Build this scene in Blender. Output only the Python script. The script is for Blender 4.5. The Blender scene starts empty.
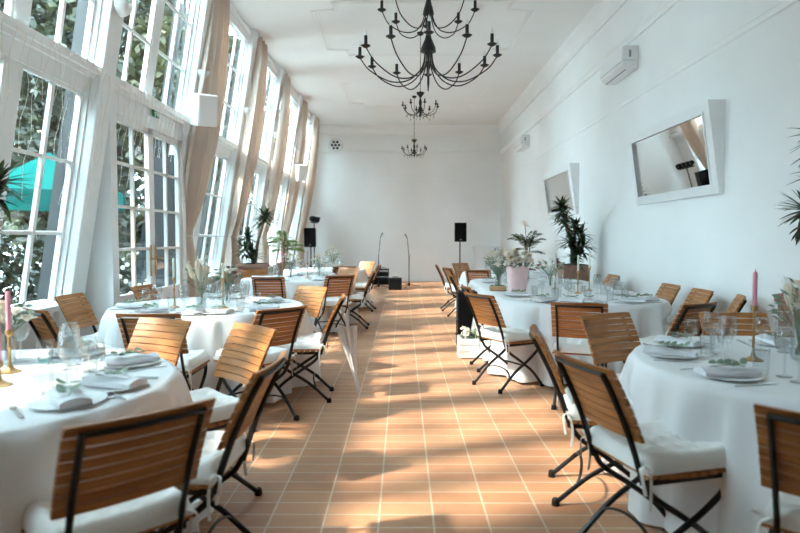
import bpy, bmesh, math, random
from mathutils import Vector, Matrix
PI = math.pi
random.seed(7)
S = bpy.context.scene
C = S.collection

# ------------------------------------------------------------------ materials
def new_mat(name):
    m = bpy.data.materials.new(name); m.use_nodes = True
    nt = m.node_tree; b = nt.nodes['Principled BSDF']
    return m, nt, b
def pbr(name, col, rough=0.5, metal=0.0, var=0.0, scale=8.0, bump=0.0, bscale=60.0, spec=0.5, sheen=0.0):
    m, nt, b = new_mat(name)
    b.inputs['Base Color'].default_value = (*col, 1); b.inputs['Roughness'].default_value = rough
    b.inputs['Metallic'].default_value = metal; b.inputs['Specular IOR Level'].default_value = spec
    if sheen: b.inputs['Sheen Weight'].default_value = sheen
    tc = nt.nodes.new('ShaderNodeTexCoord')
    if var:
        n = nt.nodes.new('ShaderNodeTexNoise'); n.inputs['Scale'].default_value = scale; n.inputs['Detail'].default_value = 4
        r = nt.nodes.new('ShaderNodeValToRGB')
        r.color_ramp.elements[0].position = .3; r.color_ramp.elements[1].position = .7
        r.color_ramp.elements[0].color = (*[c*(1-var) for c in col], 1)
        r.color_ramp.elements[1].color = (*[min(1, c*(1+var)) for c in col], 1)
        nt.links.new(tc.outputs['Object'], n.inputs['Vector']); nt.links.new(n.outputs['Fac'], r.inputs['Fac'])
        nt.links.new(r.outputs['Color'], b.inputs['Base Color'])
    if bump:
        n2 = nt.nodes.new('ShaderNodeTexNoise'); n2.inputs['Scale'].default_value = bscale
        bp = nt.nodes.new('ShaderNodeBump'); bp.inputs['Strength'].default_value = bump; bp.inputs['Distance'].default_value = .01
        nt.links.new(tc.outputs['Object'], n2.inputs['Vector']); nt.links.new(n2.outputs['Fac'], bp.inputs['Height'])
        nt.links.new(bp.outputs['Normal'], b.inputs['Normal'])
    return m
def wood_mat(name, c0, c1, axis=(2, 40, 40), rough=.42):
    m, nt, b = new_mat(name)
    tc = nt.nodes.new('ShaderNodeTexCoord'); mp = nt.nodes.new('ShaderNodeMapping'); mp.inputs['Scale'].default_value = axis
    n = nt.nodes.new('ShaderNodeTexNoise'); n.inputs['Scale'].default_value = 1.0; n.inputs['Detail'].default_value = 5
    r = nt.nodes.new('ShaderNodeValToRGB'); r.color_ramp.elements[0].position = .3; r.color_ramp.elements[1].position = .72
    r.color_ramp.elements[0].color = (*c0, 1); r.color_ramp.elements[1].color = (*c1, 1)
    oi = nt.nodes.new('ShaderNodeObjectInfo')
    ad = nt.nodes.new('ShaderNodeVectorMath'); ad.operation = 'ADD'
    nt.links.new(oi.outputs['Random'], ad.inputs[1])
    nt.links.new(tc.outputs['Object'], mp.inputs['Vector']); nt.links.new(mp.outputs['Vector'], ad.inputs[0])
    nt.links.new(ad.outputs['Vector'], n.inputs['Vector'])
    nt.links.new(n.outputs['Fac'], r.inputs['Fac']); nt.links.new(r.outputs['Color'], b.inputs['Base Color'])
    b.inputs['Roughness'].default_value = rough
    return m
def thin_glass(name, tint=(1, 1, 1), ior=1.45, k=1.0):
    m = bpy.data.materials.new(name); m.use_nodes = True; nt = m.node_tree
    for n in list(nt.nodes): nt.nodes.remove(n)
    o = nt.nodes.new('ShaderNodeOutputMaterial'); mx = nt.nodes.new('ShaderNodeMixShader')
    t = nt.nodes.new('ShaderNodeBsdfTransparent'); t.inputs['Color'].default_value = (*tint, 1)
    g = nt.nodes.new('ShaderNodeBsdfGlossy'); g.inputs['Roughness'].default_value = .03
    f = nt.nodes.new('ShaderNodeLayerWeight'); f.inputs['Blend'].default_value = .5
    pw = nt.nodes.new('ShaderNodeMath'); pw.operation = 'POWER'; pw.inputs[1].default_value = 3.2
    mu = nt.nodes.new('ShaderNodeMath'); mu.operation = 'MULTIPLY_ADD'; mu.inputs[1].default_value = .6*k; mu.inputs[2].default_value = .035*k; mu.use_clamp = True
    nt.links.new(f.outputs['Facing'], pw.inputs[0]); nt.links.new(pw.outputs[0], mu.inputs[0]); nt.links.new(mu.outputs[0], mx.inputs['Fac'])
    nt.links.new(t.outputs['BSDF'], mx.inputs[1]); nt.links.new(g.outputs['BSDF'], mx.inputs[2]); nt.links.new(mx.outputs['Shader'], o.inputs['Surface'])
    return m
def cloth_mat(name, col, trans=.25, bump=.15, bscale=300):
    m = bpy.data.materials.new(name); m.use_nodes = True; nt = m.node_tree
    for n in list(nt.nodes): nt.nodes.remove(n)
    o = nt.nodes.new('ShaderNodeOutputMaterial'); mx = nt.nodes.new('ShaderNodeMixShader'); mx.inputs['Fac'].default_value = trans
    d = nt.nodes.new('ShaderNodeBsdfDiffuse'); d.inputs['Color'].default_value = (*col, 1)
    t = nt.nodes.new('ShaderNodeBsdfTranslucent'); t.inputs['Color'].default_value = (*col, 1)
    tc = nt.nodes.new('ShaderNodeTexCoord'); n2 = nt.nodes.new('ShaderNodeTexNoise'); n2.inputs['Scale'].default_value = bscale
    bp = nt.nodes.new('ShaderNodeBump'); bp.inputs['Strength'].default_value = bump; bp.inputs['Distance'].default_value = .004
    nt.links.new(tc.outputs['Object'], n2.inputs['Vector']); nt.links.new(n2.outputs['Fac'], bp.inputs['Height'])
    nt.links.new(bp.outputs['Normal'], d.inputs['Normal'])
    nt.links.new(d.outputs['BSDF'], mx.inputs[1]); nt.links.new(t.outputs['BSDF'], mx.inputs[2]); nt.links.new(mx.outputs['Shader'], o.inputs['Surface'])
    return m
def leaf_mat(name, c0, c1, scale=3.0, trans=.3):
    m = bpy.data.materials.new(name); m.use_nodes = True; nt = m.node_tree
    b = nt.nodes['Principled BSDF']; o = nt.nodes['Material Output']
    tc = nt.nodes.new('ShaderNodeTexCoord'); n = nt.nodes.new('ShaderNodeTexNoise'); n.inputs['Scale'].default_value = scale
    n.inputs['Detail'].default_value = 6
    r = nt.nodes.new('ShaderNodeValToRGB'); r.color_ramp.elements[0].position = .35; r.color_ramp.elements[1].position = .68
    r.color_ramp.elements[0].color = (*c0, 1); r.color_ramp.elements[1].color = (*c1, 1)
    nt.links.new(tc.outputs['Object'], n.inputs['Vector']); nt.links.new(n.outputs['Fac'], r.inputs['Fac'])
    nt.links.new(r.outputs['Color'], b.inputs['Base Color']); b.inputs['Roughness'].default_value = .45
    t = nt.nodes.new('ShaderNodeBsdfTranslucent'); nt.links.new(r.outputs['Color'], t.inputs['Color'])
    mx = nt.nodes.new('ShaderNodeMixShader'); mx.inputs['Fac'].default_value = trans
    nt.links.new(b.outputs['BSDF'], mx.inputs[1]); nt.links.new(t.outputs['BSDF'], mx.inputs[2]); nt.links.new(mx.outputs['Shader'], o.inputs['Surface'])
    return m
def tile_mat():
    m, nt, b = new_mat('terracotta tiles')
    tc = nt.nodes.new('ShaderNodeTexCoord'); mp = nt.nodes.new('ShaderNodeMapping')
    mp.inputs['Location'].default_value = (-.146 + .262*10, .02 + .132*20, 0)
    br = nt.nodes.new('ShaderNodeTexBrick'); br.offset = 0; br.squash = 1
    br.inputs['Scale'].default_value = 1; br.inputs['Brick Width'].default_value = .262; br.inputs['Row Height'].default_value = .132
    br.inputs['Mortar Size'].default_value = .0052; br.inputs['Mortar Smooth'].default_value = .2; br.inputs['Bias'].default_value = 0
    br.inputs['Color1'].default_value = (.50, .265, .145, 1); br.inputs['Color2'].default_value = (.42, .20, .105, 1)
    br.inputs['Mortar'].default_value = (.56, .44, .33, 1)
    nz = nt.nodes.new('ShaderNodeTexNoise'); nz.inputs['Scale'].default_value = 1.3; nz.inputs['Detail'].default_value = 8; nz.inputs['Roughness'].default_value = .65
    rp = nt.nodes.new('ShaderNodeValToRGB'); rp.color_ramp.elements[0].position = .3; rp.color_ramp.elements[1].position = .75
    rp.color_ramp.elements[0].color = (.72, .72, .72, 1); rp.color_ramp.elements[1].color = (1.15, 1.13, 1.1, 1)
    mu = nt.nodes.new('ShaderNodeMix'); mu.data_type = 'RGBA'; mu.blend_type = 'MULTIPLY'; mu.inputs[0].default_value = 1
    nt.links.new(tc.outputs['Object'], mp.inputs['Vector']); nt.links.new(mp.outputs['Vector'], br.inputs['Vector'])
    nt.links.new(tc.outputs['Object'], nz.inputs['Vector']); nt.links.new(nz.outputs['Fac'], rp.inputs['Fac'])
    nt.links.new(br.outputs['Color'], mu.inputs[6]); nt.links.new(rp.outputs['Color'], mu.inputs[7])
    nt.links.new(mu.outputs[2], b.inputs['Base Color'])
    b.inputs['Roughness'].default_value = .5
    bp = nt.nodes.new('ShaderNodeBump'); bp.inputs['Strength'].default_value = .4; bp.inputs['Distance'].default_value = .004; bp.invert = True
    nt.links.new(br.outputs['Fac'], bp.inputs['Height']); nt.links.new(bp.outputs['Normal'], b.inputs['Normal'])
    return m

M = {}
M['wall'] = pbr('white plaster', (.87, .88, .88), .75, var=.02, scale=1.5, bump=.05, bscale=40)
M['ceil'] = pbr('white ceiling paint', (.88, .89, .89), .85, var=.015, scale=1.2)
M['frame'] = pbr('white gloss paint', (.84, .85, .85), .4, var=.02, scale=4)
M['floor'] = tile_mat()
M['pane'] = thin_glass('window glass', (.93, .96, .96), 1.5, 1.0)
M['glass'] = thin_glass('clear glassware', (.955, .965, .965), 1.45, 1.5)
M['mirror'] = pbr('mirror silver', (.86, .88, .88), .015, 1.0)
M['curtain'] = cloth_mat('beige curtain', (.76, .65, .57), .35, .2, 120)
M['linen'] = cloth_mat('white tablecloth', (.84, .85, .86), .12, .1, 200)
M['napkin'] = cloth_mat('grey linen napkin', (.76, .76, .79), .1, .3, 250)
M['cushion'] = cloth_mat('white cushion cotton', (.84, .83, .80), .08, .35, 180)
M['wood'] = wood_mat('teak slats', (.26, .092, .022), (.50, .21, .060), (3, 45, 45))
M['boxwood'] = wood_mat('pale box wood', (.45, .26, .12), (.58, .36, .18), (3, 30, 30))
M['iron'] = pbr('black painted iron', (.012, .012, .013), .38, .3, var=.2)
M['black'] = pbr('black plastic', (.010, .010, .011), .6, var=.15, spec=.25)
M['grille'] = pbr('black speaker grille', (.007, .007, .008), .8, spec=.1, bump=.5, bscale=400)
M['chrome'] = pbr('brushed steel', (.62, .62, .62), .25, 1.0)
M['grey'] = pbr('grey plastic', (.3, .31, .32), .5)
M['brass'] = pbr('aged brass', (.48, .30, .14), .35, 1.0, var=.15, scale=20)
M['plate'] = pbr('white porcelain', (.84, .85, .85), .15)
M['pink'] = pbr('pink wax', (.78, .30, .38), .45, var=.04)
M['ivory'] = pbr('pale green wax', (.68, .74, .62), .45, var=.04)
M['burgundy'] = pbr('burgundy wax', (.22, .03, .05), .4)
M['pinkcloth'] = pbr('pale pink wrap', (.80, .56, .56), .65, var=.06, scale=12, bump=.2, bscale=25)
M['terra'] = pbr('brown terracotta', (.28, .16, .115), .7, var=.15, scale=10)
M['soil'] = pbr('dark soil', (.03, .02, .015), .9, bump=.6, bscale=80)
M['trunk'] = pbr('plant trunk', (.20, .14, .09), .8, var=.3, scale=25, bump=.5, bscale=60)
M['drac'] = leaf_mat('dracaena leaves', (.012, .03, .012), (.05, .09, .035), 6, .15)
M['palm'] = leaf_mat('palm leaves', (.05, .12, .015), (.22, .33, .06), 5, .3)
M['sage'] = leaf_mat('eucalyptus leaves', (.10, .17, .11), (.24, .32, .22), 30, .2)
M['tree1'] = leaf_mat('shady tree leaves', (.004, .007, .003), (.030, .036, .014), .9, .3)  # deep garden shade is put into these dark leaf, bark and lawn tones
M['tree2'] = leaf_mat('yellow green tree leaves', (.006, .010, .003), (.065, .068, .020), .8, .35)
M['bark'] = pbr('bark', (.014, .011, .009), .9, var=.4, scale=6, bump=.8, bscale=15)
M['grass'] = pbr('lawn', (.012, .017, .007), .9, var=.4, scale=3)
M['gravel'] = pbr('pale gravel', (.78, .79, .78), .9, var=.1, scale=30)
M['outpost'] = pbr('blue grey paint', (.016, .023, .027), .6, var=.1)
M['teal'] = cloth_mat('teal canvas', (.006, .088, .080), .35)
M['petalw'] = leaf_mat('cream petals', (.78, .72, .62), (.9, .88, .82), 25, .3)
M['petalp'] = leaf_mat('blush petals', (.80, .66, .50), (.86, .76, .62), 25, .3)
M['petalr'] = leaf_mat('dark red petals', (.13, .02, .025), (.26, .05, .05), 25, .2)
M['pampas'] = cloth_mat('pampas plume', (.80, .72, .60), .4, .8, 90)
M['exit'] = pbr('green sign plastic', (.005, .20, .07), .4)
M['white'] = pbr('white plastic', (.82, .82, .82), .4)
M['dark'] = pbr('dark recess', (.03, .03, .03), .8)
M['bulb'] = pbr('frosted bulb', (.85, .85, .82), .25)
M['wire'] = pbr('fairy wire', (.72, .66, .58), .5)
M['crystal'] = thin_glass('crystal drops', (.9, .9, .9), 1.6, 2.0)

# ------------------------------------------------------------------ mesh builder
class MB:
    def __init__(s): s.v = []; s.f = []
    def add(s, vs, fs):
        n = len(s.v); s.v += [tuple(p) for p in vs]; s.f += [tuple(i+n for i in f) for f in fs]; return s
    def hexa(s, p):   # p: 8 points, bottom loop 0-3, top loop 4-7
        return s.add(p, [(0, 3, 2, 1), (4, 5, 6, 7), (0, 1, 5, 4), (1, 2, 6, 5), (2, 3, 7, 6), (3, 0, 4, 7)])
    def box(s, x0, x1, y0, y1, z0, z1, mat=None):
        p = [Vector(q) for q in ((x0, y0, z0), (x1, y0, z0), (x1, y1, z0), (x0, y1, z0), (x0, y0, z1), (x1, y0, z1), (x1, y1, z1), (x0, y1, z1))]
        if mat is not None: p = [mat @ q for q in p]
        return s.hexa(p)
    def tube(s, pts, r, n=8, cap=True, flat=None):
        pts = [Vector(p) for p in pts]; rs = r if isinstance(r, (list, tuple)) else [r]*len(pts)
        t0 = (pts[1]-pts[0]).normalized()
        up = Vector((0, 0, 1)) if abs(t0.z) < .9 else Vector((1, 0, 0))
        a = t0.cross(up).normalized(); vs = []
        for i, p in enumerate(pts):
            t = (pts[min(i+1, len(pts)-1)]-pts[max(i-1, 0)])
            if t.length < 1e-9: t = t0
            t.normalize(); a = (a - t*a.dot(t))
            if a.length < 1e-6: a = t.orthogonal()
            a.normalize(); b = t.cross(a)
            for k in range(n):
                an = 2*PI*k/n
                vs.append(p + (a*math.cos(an) + b*math.sin(an)*(flat or 1))*rs[i])
        fs = []
        for i in range(len(pts)-1):
            for k in range(n):
                k2 = (k+1) % n; fs.append((i*n+k, i*n+k2, (i+1)*n+k2, (i+1)*n+k))
        if cap: fs.append(tuple(range(n))[::-1]); fs.append(tuple((len(pts)-1)*n+k for k in range(n)))
        return s.add(vs, fs)
    def lathe(s, prof, n=20, c=(0, 0, 0), mat=None):
        vs = []; fs = []
        for (r, z) in prof:
            for k in range(n):
                a = 2*PI*k/n; q = Vector((max(r, 1e-4)*math.cos(a), max(r, 1e-4)*math.sin(a), z))
                if mat is not None: q = mat @ q
                vs.append((q.x+c[0], q.y+c[1], q.z+c[2]))
        for i in range(len(prof)-1):
            for k in range(n):
                k2 = (k+1) % n; fs.append((i*n+k, i*n+k2, (i+1)*n+k2, (i+1)*n+k))
        if prof[0][0] > 1e-3: fs.append(tuple(range(n))[::-1])
        if prof[-1][0] > 1e-3 and prof[-1][1] != prof[0][1]: pass
        return s.add(vs, fs)
    def grid(s, fn, nu, nv, closed=False):
        vs = [fn(i/(nu if closed else nu-1), j/(nv-1)) for j in range(nv) for i in range(nu)]
        fs = []
        for j in range(nv-1):
            for i in range(nu if closed else nu-1):
                i2 = (i+1) % nu; fs.append((j*nu+i, j*nu+i2, (j+1)*nu+i2, (j+1)*nu+i))
        return s.add(vs, fs)
    def ball(s, c, r, n=10, m=7, sc=(1, 1, 1)):
        prof = [(math.sin(PI*i/(m-1)), -math.cos(PI*i/(m-1))) for i in range(m)]
        vs = [(c[0]+p[0]*r*sc[0]*math.cos(2*PI*k/n), c[1]+p[0]*r*sc[1]*math.sin(2*PI*k/n), c[2]+p[1]*r*sc[2]) for p in prof for k in range(n)]
        fs = [(i*n+k, i*n+(k+1) % n, (i+1)*n+(k+1) % n, (i+1)*n+k) for i in range(m-1) for k in range(n)]
        return s.add(vs, fs)
    def build(s, name, mat, parent=None, smooth=True, ang=.6, recalc=True, bevel=0):
        me = bpy.data.meshes.new(name); bm = bmesh.new()
        vs = [bm.verts.new(p) for p in s.v]
        for f in s.f:
            try: bm.faces.new([vs[i] for i in f])
            except ValueError: pass
        bmesh.ops.remove_doubles(bm, verts=bm.verts, dist=1e-5)
        if recalc: bmesh.ops.recalc_face_normals(bm, faces=bm.faces)
        bm.to_mesh(me); bm.free()
        if smooth: me.shade_smooth(); me.set_sharp_from_angle(angle=ang)
        me.materials.append(M[mat] if isinstance(mat, str) else mat)
        o = bpy.data.objects.new(name, me); C.objects.link(o)
        if parent is not None: o.parent = parent
        if bevel:
            md = o.modifiers.new('bevel', 'BEVEL'); md.width = bevel; md.segments = 2; md.limit_method = 'ANGLE'
        return o
def tag(o, label, cat, group=None, kind=None):
    o['label'] = label; o['category'] = cat
    if group: o['group'] = group
    if kind: o['kind'] = kind
    return o
def empty(name, loc, rz=0):
    o = bpy.data.objects.new(name, None); C.objects.link(o); o.location = loc; o.rotation_euler = (0, 0, rz); o.empty_display_size = .1
    return o
def struct(name, mb, mat, parent=None, **k):
    o = mb.build(name, mat, parent, **k)
    if parent is None: o['kind'] = 'structure'
    return o
def dup(root, loc, rz):
    c = root.copy(); C.objects.link(c); c.location = loc; c.rotation_euler = (0, 0, rz)
    def kids(src, dst):
        for ch in src.children:
            d = ch.copy(); C.objects.link(d); d.parent = dst
            kids(ch, d)
    kids(root, c)
    return c
def smooth_pts(pts, n=6):
    P = [Vector(p) for p in pts]; P = [P[0]*2-P[1]] + P + [P[-1]*2-P[-2]]; out = []
    for i in range(1, len(P)-2):
        for k in range(n):
            t = k/n; a, b, c, d = P[i-1:i+3]
            out.append(.5*((2*b)+(c-a)*t+(2*a-5*b+4*c-d)*t*t+(3*b-a-3*c+d)*t**3))
    out.append(P[-2]); return out
def sstep(a, b, x):
    t = max(0, min(1, (x-a)/(b-a))); return t*t*(3-2*t)

# ------------------------------------------------------------------ room shell
XR, YB, Y0, ZC = 3.08, 19.06, -5.0, 4.9
struct('floor', MB().box(-3.6, XR+.1, Y0-.1, YB+.1, -.1, 0), 'floor', smooth=False)
struct('ceiling', MB().box(-2.75, XR+.1, Y0-.1, YB+.1, ZC, ZC+.15), 'ceil', smooth=False)
struct('wall_right', MB().box(XR, XR+.2, Y0, YB, 0, ZC), 'wall', smooth=False)
struct('wall_back', MB().box(-3.6, XR+.2, YB, YB+.2, 0, ZC), 'wall', smooth=False)
wf = MB(); xs = [-3.6]
FW = []
for a, b in FW: wf.box(xs[-1], a, Y0-.2, Y0, 0, ZC); wf.box(a, b, Y0-.2, Y0, 0, .8); wf.box(a, b, Y0-.2, Y0, 3.7, ZC); xs.append(b)
wf.box(xs[-1], XR+.2, Y0-.2, Y0, 0, ZC); struct('wall_front', wf, 'wall', smooth=False)
for k, (a, b) in enumerate(FW):
    f = MB(); m_ = (a+b)/2
    for x in (a+.03, m_, b-.03): f.box(x-.03, x+.03, Y0-.15, Y0-.08, .8, 3.7)
    for z in (.83, 1.52, 2.25, 2.97, 3.67): f.box(a, b, Y0-.145, Y0-.085, z-.03, z+.03)
    o = struct('window_%d' % (60+k), f, 'frame', smooth=False)
    MB().add([(a, Y0-.115, .8), (b, Y0-.115, .8), (b, Y0-.115, 3.7), (a, Y0-.115, 3.7)], [(0, 1, 2, 3)]).build('pane', 'pane', o, smooth=False)
# mouldings on the right and back walls
def prof_strip(name, prof, along, a, b, n):
    """profile (d = out from wall, z) swept along the right ('y') or back ('x') wall"""
    mb = MB(); vs = []
    for t in (a, b):
        for d, z in prof: vs.append((XR-d, t, z) if along == 'y' else (t, YB-d, z))
    k = len(prof); fs = [(i, (i+1) % k, k+(i+1) % k, k+i) for i in range(k)] + [tuple(range(k)), tuple(range(k, 2*k))]
    mb.add(vs, fs); return struct(name, mb, 'wall', smooth=False)
groove = [(0, 3.20), (.005, 3.20), (.009, 3.21), (.009, 3.22), (.003, 3.23), (.003, 3.265), (.007, 3.275), (.007, 3.285), (0, 3.29)]
frz = [(0, 4.0), (.02, 4.0), (.03, 4.03), (.03, 4.05), (.06, 4.09), (.06, 4.12), (.02, 4.14), (.02, 4.17), (0, 4.18)]
crown = [(0, 4.62), (.03, 4.62), (.04, 4.66), (.06, 4.68), (.10, 4.78), (.16, 4.85), (.17, 4.9), (0, 4.9)]
i = 1
for pr in (groove, frz, crown):
    for al, a, b in (('y', Y0, YB), ('x', -3.3 if pr is groove else -2.85, XR)):
        prof_strip('trim_%d' % i, pr, al, a, b, i); i += 1
struct('baseboard_right', MB().box(XR-.015, XR, Y0, YB, 0, .09), 'frame', smooth=False)
struct('baseboard_back', MB().box(-3.35, XR, YB-.015, YB, 0, .09), 'frame', smooth=False)
# stucco panels on the ceiling: outline with notched corners
def stucco(name, x0, x1, y0, y1, n=.36):
    pts = [(x0+n, y0), (x1-n, y0), (x1-n, y0+n*.8), (x1, y0+n), (x1, y1-n), (x1-n, y1-n*.8), (x1-n, y1), (x0+n, y1), (x0+n, y1-n*.8), (x0, y1-n), (x0, y0+n), (x0+n, y0+n*.8)]
    mb = MB(); k = len(pts)
    for off, w in ((0, .022), (.055, .012)):
        cx, cy = (x0+x1)/2, (y0+y1)/2
        q = [(cx+(x-cx)*(1-off/(x1-x0)*2), cy+(y-cy)*(1-off/(y1-y0)*2)) for x, y in pts]
        for a in range(k):
            p0, p1 = Vector((*q[a], ZC)), Vector((*q[(a+1) % k], ZC))
            mb.tube([p0, p1], w, 6)
    return struct(name, mb, 'ceil')
stucco('trim_7', -1.42, 2.02, 4.6, 7.2); stucco('trim_8', -1.42, 2.02, 9.15, 11.75); stucco('trim_9', -1.42, 2.02, 13.5, 16.2)

# --- the leaning window wall on the left
NL = math.hypot(1, .165)
def SW(y, z, d=0):   # point on the leaning wall, d inward
    return Vector((-3.42+.165*z + d/NL, y, z - d*.165/NL))
def sbox(mb, y0, y1, z0, z1, d0, d1):
    return mb.hexa([SW(y0, z0, d0), SW(y0, z0, d1), SW(y1, z0, d1), SW(y1, z0, d0), SW(y0, z1, d0), SW(y0, z1, d1), SW(y1, z1, d1), SW(y1, z1, d0)])
POSTS = [-1.1, 1.2, 3.5, 5.8, 8.1, 10.4, 12.7, 15.0, 17.3]
wl = MB()
sbox(wl, Y0, 5.95, 0, .74, -.18, .0); sbox(wl, 8.0, YB, 0, .74, -.18, 0)         # parapet
sbox(wl, Y0, YB, 2.72, 2.96, -.07, .02)                                          # transom band
sbox(wl, Y0, YB, 4.70, 5.0, -.07, .02)                                           # head band
for p in POSTS:
    sbox(wl, p-.15, p+.15, 0, 4.95, -.07, .04)
    if p != 5.8: sbox(wl, p+1.07, p+1.23, 0, 2.8, -.06, .0)
    if p+1.26 < YB: sbox(wl, p+1.07, p+1.23, 2.9, 4.8, -.06, .0)
sbox(wl, Y0, 1.1, 0, 4.95, -.07, .02); sbox(wl, 18.35, YB, 0, 4.95, -.16, .02)
struct('wall_left', wl, 'frame', smooth=False)
for n, p in enumerate(POSTS):    # post casings standing proud of the wall
    mb = MB(); sbox(mb, p-.13, p+.13, 0, 4.9, .035, .13); struct('trim_%d' % (10+n), mb, 'frame', smooth=False, bevel=.012)
mb = MB(); sbox(mb, Y0, YB, 2.90, 2.965, .015, .12); sbox(mb, Y0, YB, 2.86, 2.90, .015, .07); struct('trim_19', mb, 'frame', smooth=False)   # ledge
mb = MB(); sbox(mb, Y0, 5.6, .72, .77, -.02, .16); sbox(mb, 8.35, YB, .72, .77, -.02, .16); struct('trim_20', mb, 'frame', smooth=False)    # sill
mb = MB(); mb.tube([(-2.62, Y0, 4.83), (-2.62, YB, 4.83)], .06, 8); struct('trim_21', mb, 'frame')
mb = MB(); sbox(mb, Y0, YB, 4.66, 4.72, .015, .06); struct('trim_22', mb, 'frame', smooth=False)
wn = [1]
def window(y0, y1, z0, z1, rows):
    f = MB(); w = .034
    sbox(f, y0, y1, z0, z0+w, -.055, -.005); sbox(f, y0, y1, z1-w, z1, -.055, -.005)
    sbox(f, y0, y0+w, z0, z1, -.055, -.005); sbox(f, y1-w, y1, z0, z1, -.055, -.005)
    ym = (y0+y1)/2; sbox(f, ym-.02, ym+.02, z0, z1, -.045, -.010)
    for r in range(1, rows):
        z = z0+(z1-z0)*r/rows; sbox(f, y0, y1, z-.016, z+.016, -.042, -.014)
    o = struct('window_%d' % wn[0], f, 'frame', smooth=False); wn[0] += 1
    g = MB(); g.add([SW(y0+.02, z0+.02, -.03), SW(y1-.02, z0+.02, -.03), SW(y1-.02, z1-.02, -.03), SW(y0+.02, z1-.02, -.03)], [(0, 1, 2, 3)])
    g.build('pane', 'pane', o, smooth=False)
for p in POSTS[1:]:
    for a, b in ((.15, 1.07), (1.23, 2.15)):
        if p+b > YB: continue
        window(p+a, p+b, 2.96, 4.70, 3)
        if p != 5.8: window(p+a, p+b, .74, 2.72, 3)
# --- the upright door bay
XD = -2.93
db = MB()
for ya, yb in ((5.98, 6.10), (7.92, 8.02)):
    db.hexa([Vector(q) for q in ((-3.48, ya, 0), (XD+.03, ya, 0), (XD+.03, yb, 0), (-3.48, yb, 0), (-3.02, ya, 2.76), (XD+.03, ya, 2.76), (XD+.03, yb, 2.76), (-3.02, yb, 2.76))])
db.box(-3.02, XD+.029, 6.10, 7.92, 2.622, 2.755); db.box(XD-.05, XD-.002, 7.0, 7.03, 0, 2.622)
struct('trim_23', db, 'frame', smooth=False)
def door(n, y0, y1, hand):
    f = MB(); x0, x1 = XD-.05, XD; w = .055
    f.box(x0, x1, y0, y0+w, .02, 2.62); f.box(x0, x1, y1-w, y1, .02, 2.62)
    f.box(x0, x1, y0, y1, 2.56, 2.62); f.box(x0, x1, y0, y1, .02, .12); f.box(x0, x1, y0, y1, .68, .76)
    f.box(x0+.012, x1-.012, y0+w, y1-w, .12, .68)                          # solid lower panel
    ym = (y0+y1)/2; f.box(x0+.008, x1-.004, ym-.016, ym+.016, .7, 2.6)
    for z in (1.24, 1.69, 2.14): f.box(x0+.008, x1-.004, y0, y1, z-.015, z+.015)
    o = struct('door_%d' % n, f, 'frame', smooth=False)
    g = MB().add([(XD-.025, y0+w, .74), (XD-.025, y1-w, .74), (XD-.025, y1-w, 2.58), (XD-.025, y0+w, 2.58)], [(0, 1, 2, 3)]).build('pane', 'pane', o, smooth=False)
    h = MB(); h.box(XD, XD+.008, hand-.02, hand+.02, .92, 1.28)
    sg = -1 if hand > ym else 1
    h.tube([(XD, hand, 1.12), (XD+.05, hand, 1.12), (XD+.052, hand+sg*.02, 1.12), (XD+.052, hand+sg*.13, 1.12)], .011, 8)
    h.build('door_handle', 'brass', o)
door(1, 6.12, 7.0, 6.95); door(2, 7.03, 7.91, 7.08)

# ------------------------------------------------------------------ outside
struct('ground', MB().box(-60, 20, -25, -5.3, -.35, -.12).box(-60, -3.6, -5.3, 11.5, -.35, -.12), 'grass', smooth=False)
struct('bounce_terrace', MB().box(-16, -3.6, 11.5, 70, -.35, -.12), 'gravel', smooth=False)  # pale ground added to bounce daylight onto the ceiling and back wall
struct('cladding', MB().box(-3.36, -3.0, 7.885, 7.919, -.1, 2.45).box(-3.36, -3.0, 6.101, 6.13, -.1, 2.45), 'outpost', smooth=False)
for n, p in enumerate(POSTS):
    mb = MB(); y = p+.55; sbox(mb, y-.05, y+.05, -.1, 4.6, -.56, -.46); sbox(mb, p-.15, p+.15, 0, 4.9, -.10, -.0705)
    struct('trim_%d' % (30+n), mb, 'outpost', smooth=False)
def leaf_cloud(mb, blobs, n, size, rnd):
    for _ in range(n):
        c, r = rnd.choice(blobs)
        d = Vector((rnd.gauss(0, 1), rnd.gauss(0, 1), rnd.gauss(0, 1))).normalized()
        p = Vector(c) + Vector((d.x*r[0], d.y*r[1], d.z*r[2]))*(rnd.random()**.35)
        s = size*rnd.uniform(.6, 1.4)
        a = Vector((rnd.gauss(0, 1), rnd.gauss(0, 1), rnd.gauss(0, .7))).normalized(); b = a.orthogonal().normalized()
        b = (Matrix.Rotation(rnd.uniform(0, 2*PI), 3, a) @ b)
        mb.add([p-a*s, p+b*s*.55, p+a*s, p-b*s*.55], [(0, 1, 2, 3)])
def make_tree(loc, h, wid, seed, mat, label, nleaf=21000, size=.17, low=.08):
    rnd = random.Random(seed); root = empty('garden_tree', loc)
    t = MB(); t.tube(smooth_pts([(0, 0, -.2), (.1, .05, h*.25), (-.05, .1, h*.5), (.05, 0, h*.85)]), [.2*(1-.8*k/18) for k in range(19)], 8)
    blobs = []
    for k in range(20):
        a = rnd.uniform(0, 2*PI); z = rnd.uniform(low, .95)*h; rr = wid*(1-abs(z/h-.55)*1.1)*rnd.uniform(.3, .8)
        c = (rr*math.cos(a), rr*math.sin(a), z); blobs.append((c, (wid*.42, wid*.42, h*.13)))
        t.tube([(0, 0, z*.75), ((c[0])*.5, c[1]*.5, z*.9), c], [.06, .04, .015], 6)
    t.build('trunk', 'bark', root)
    l = MB(); leaf_cloud(l, blobs, nleaf, size, rnd); l.build('foliage', mat, root, smooth=False, recalc=False)
    return tag(root, label, 'tree', 'trees in the garden outside')
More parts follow.
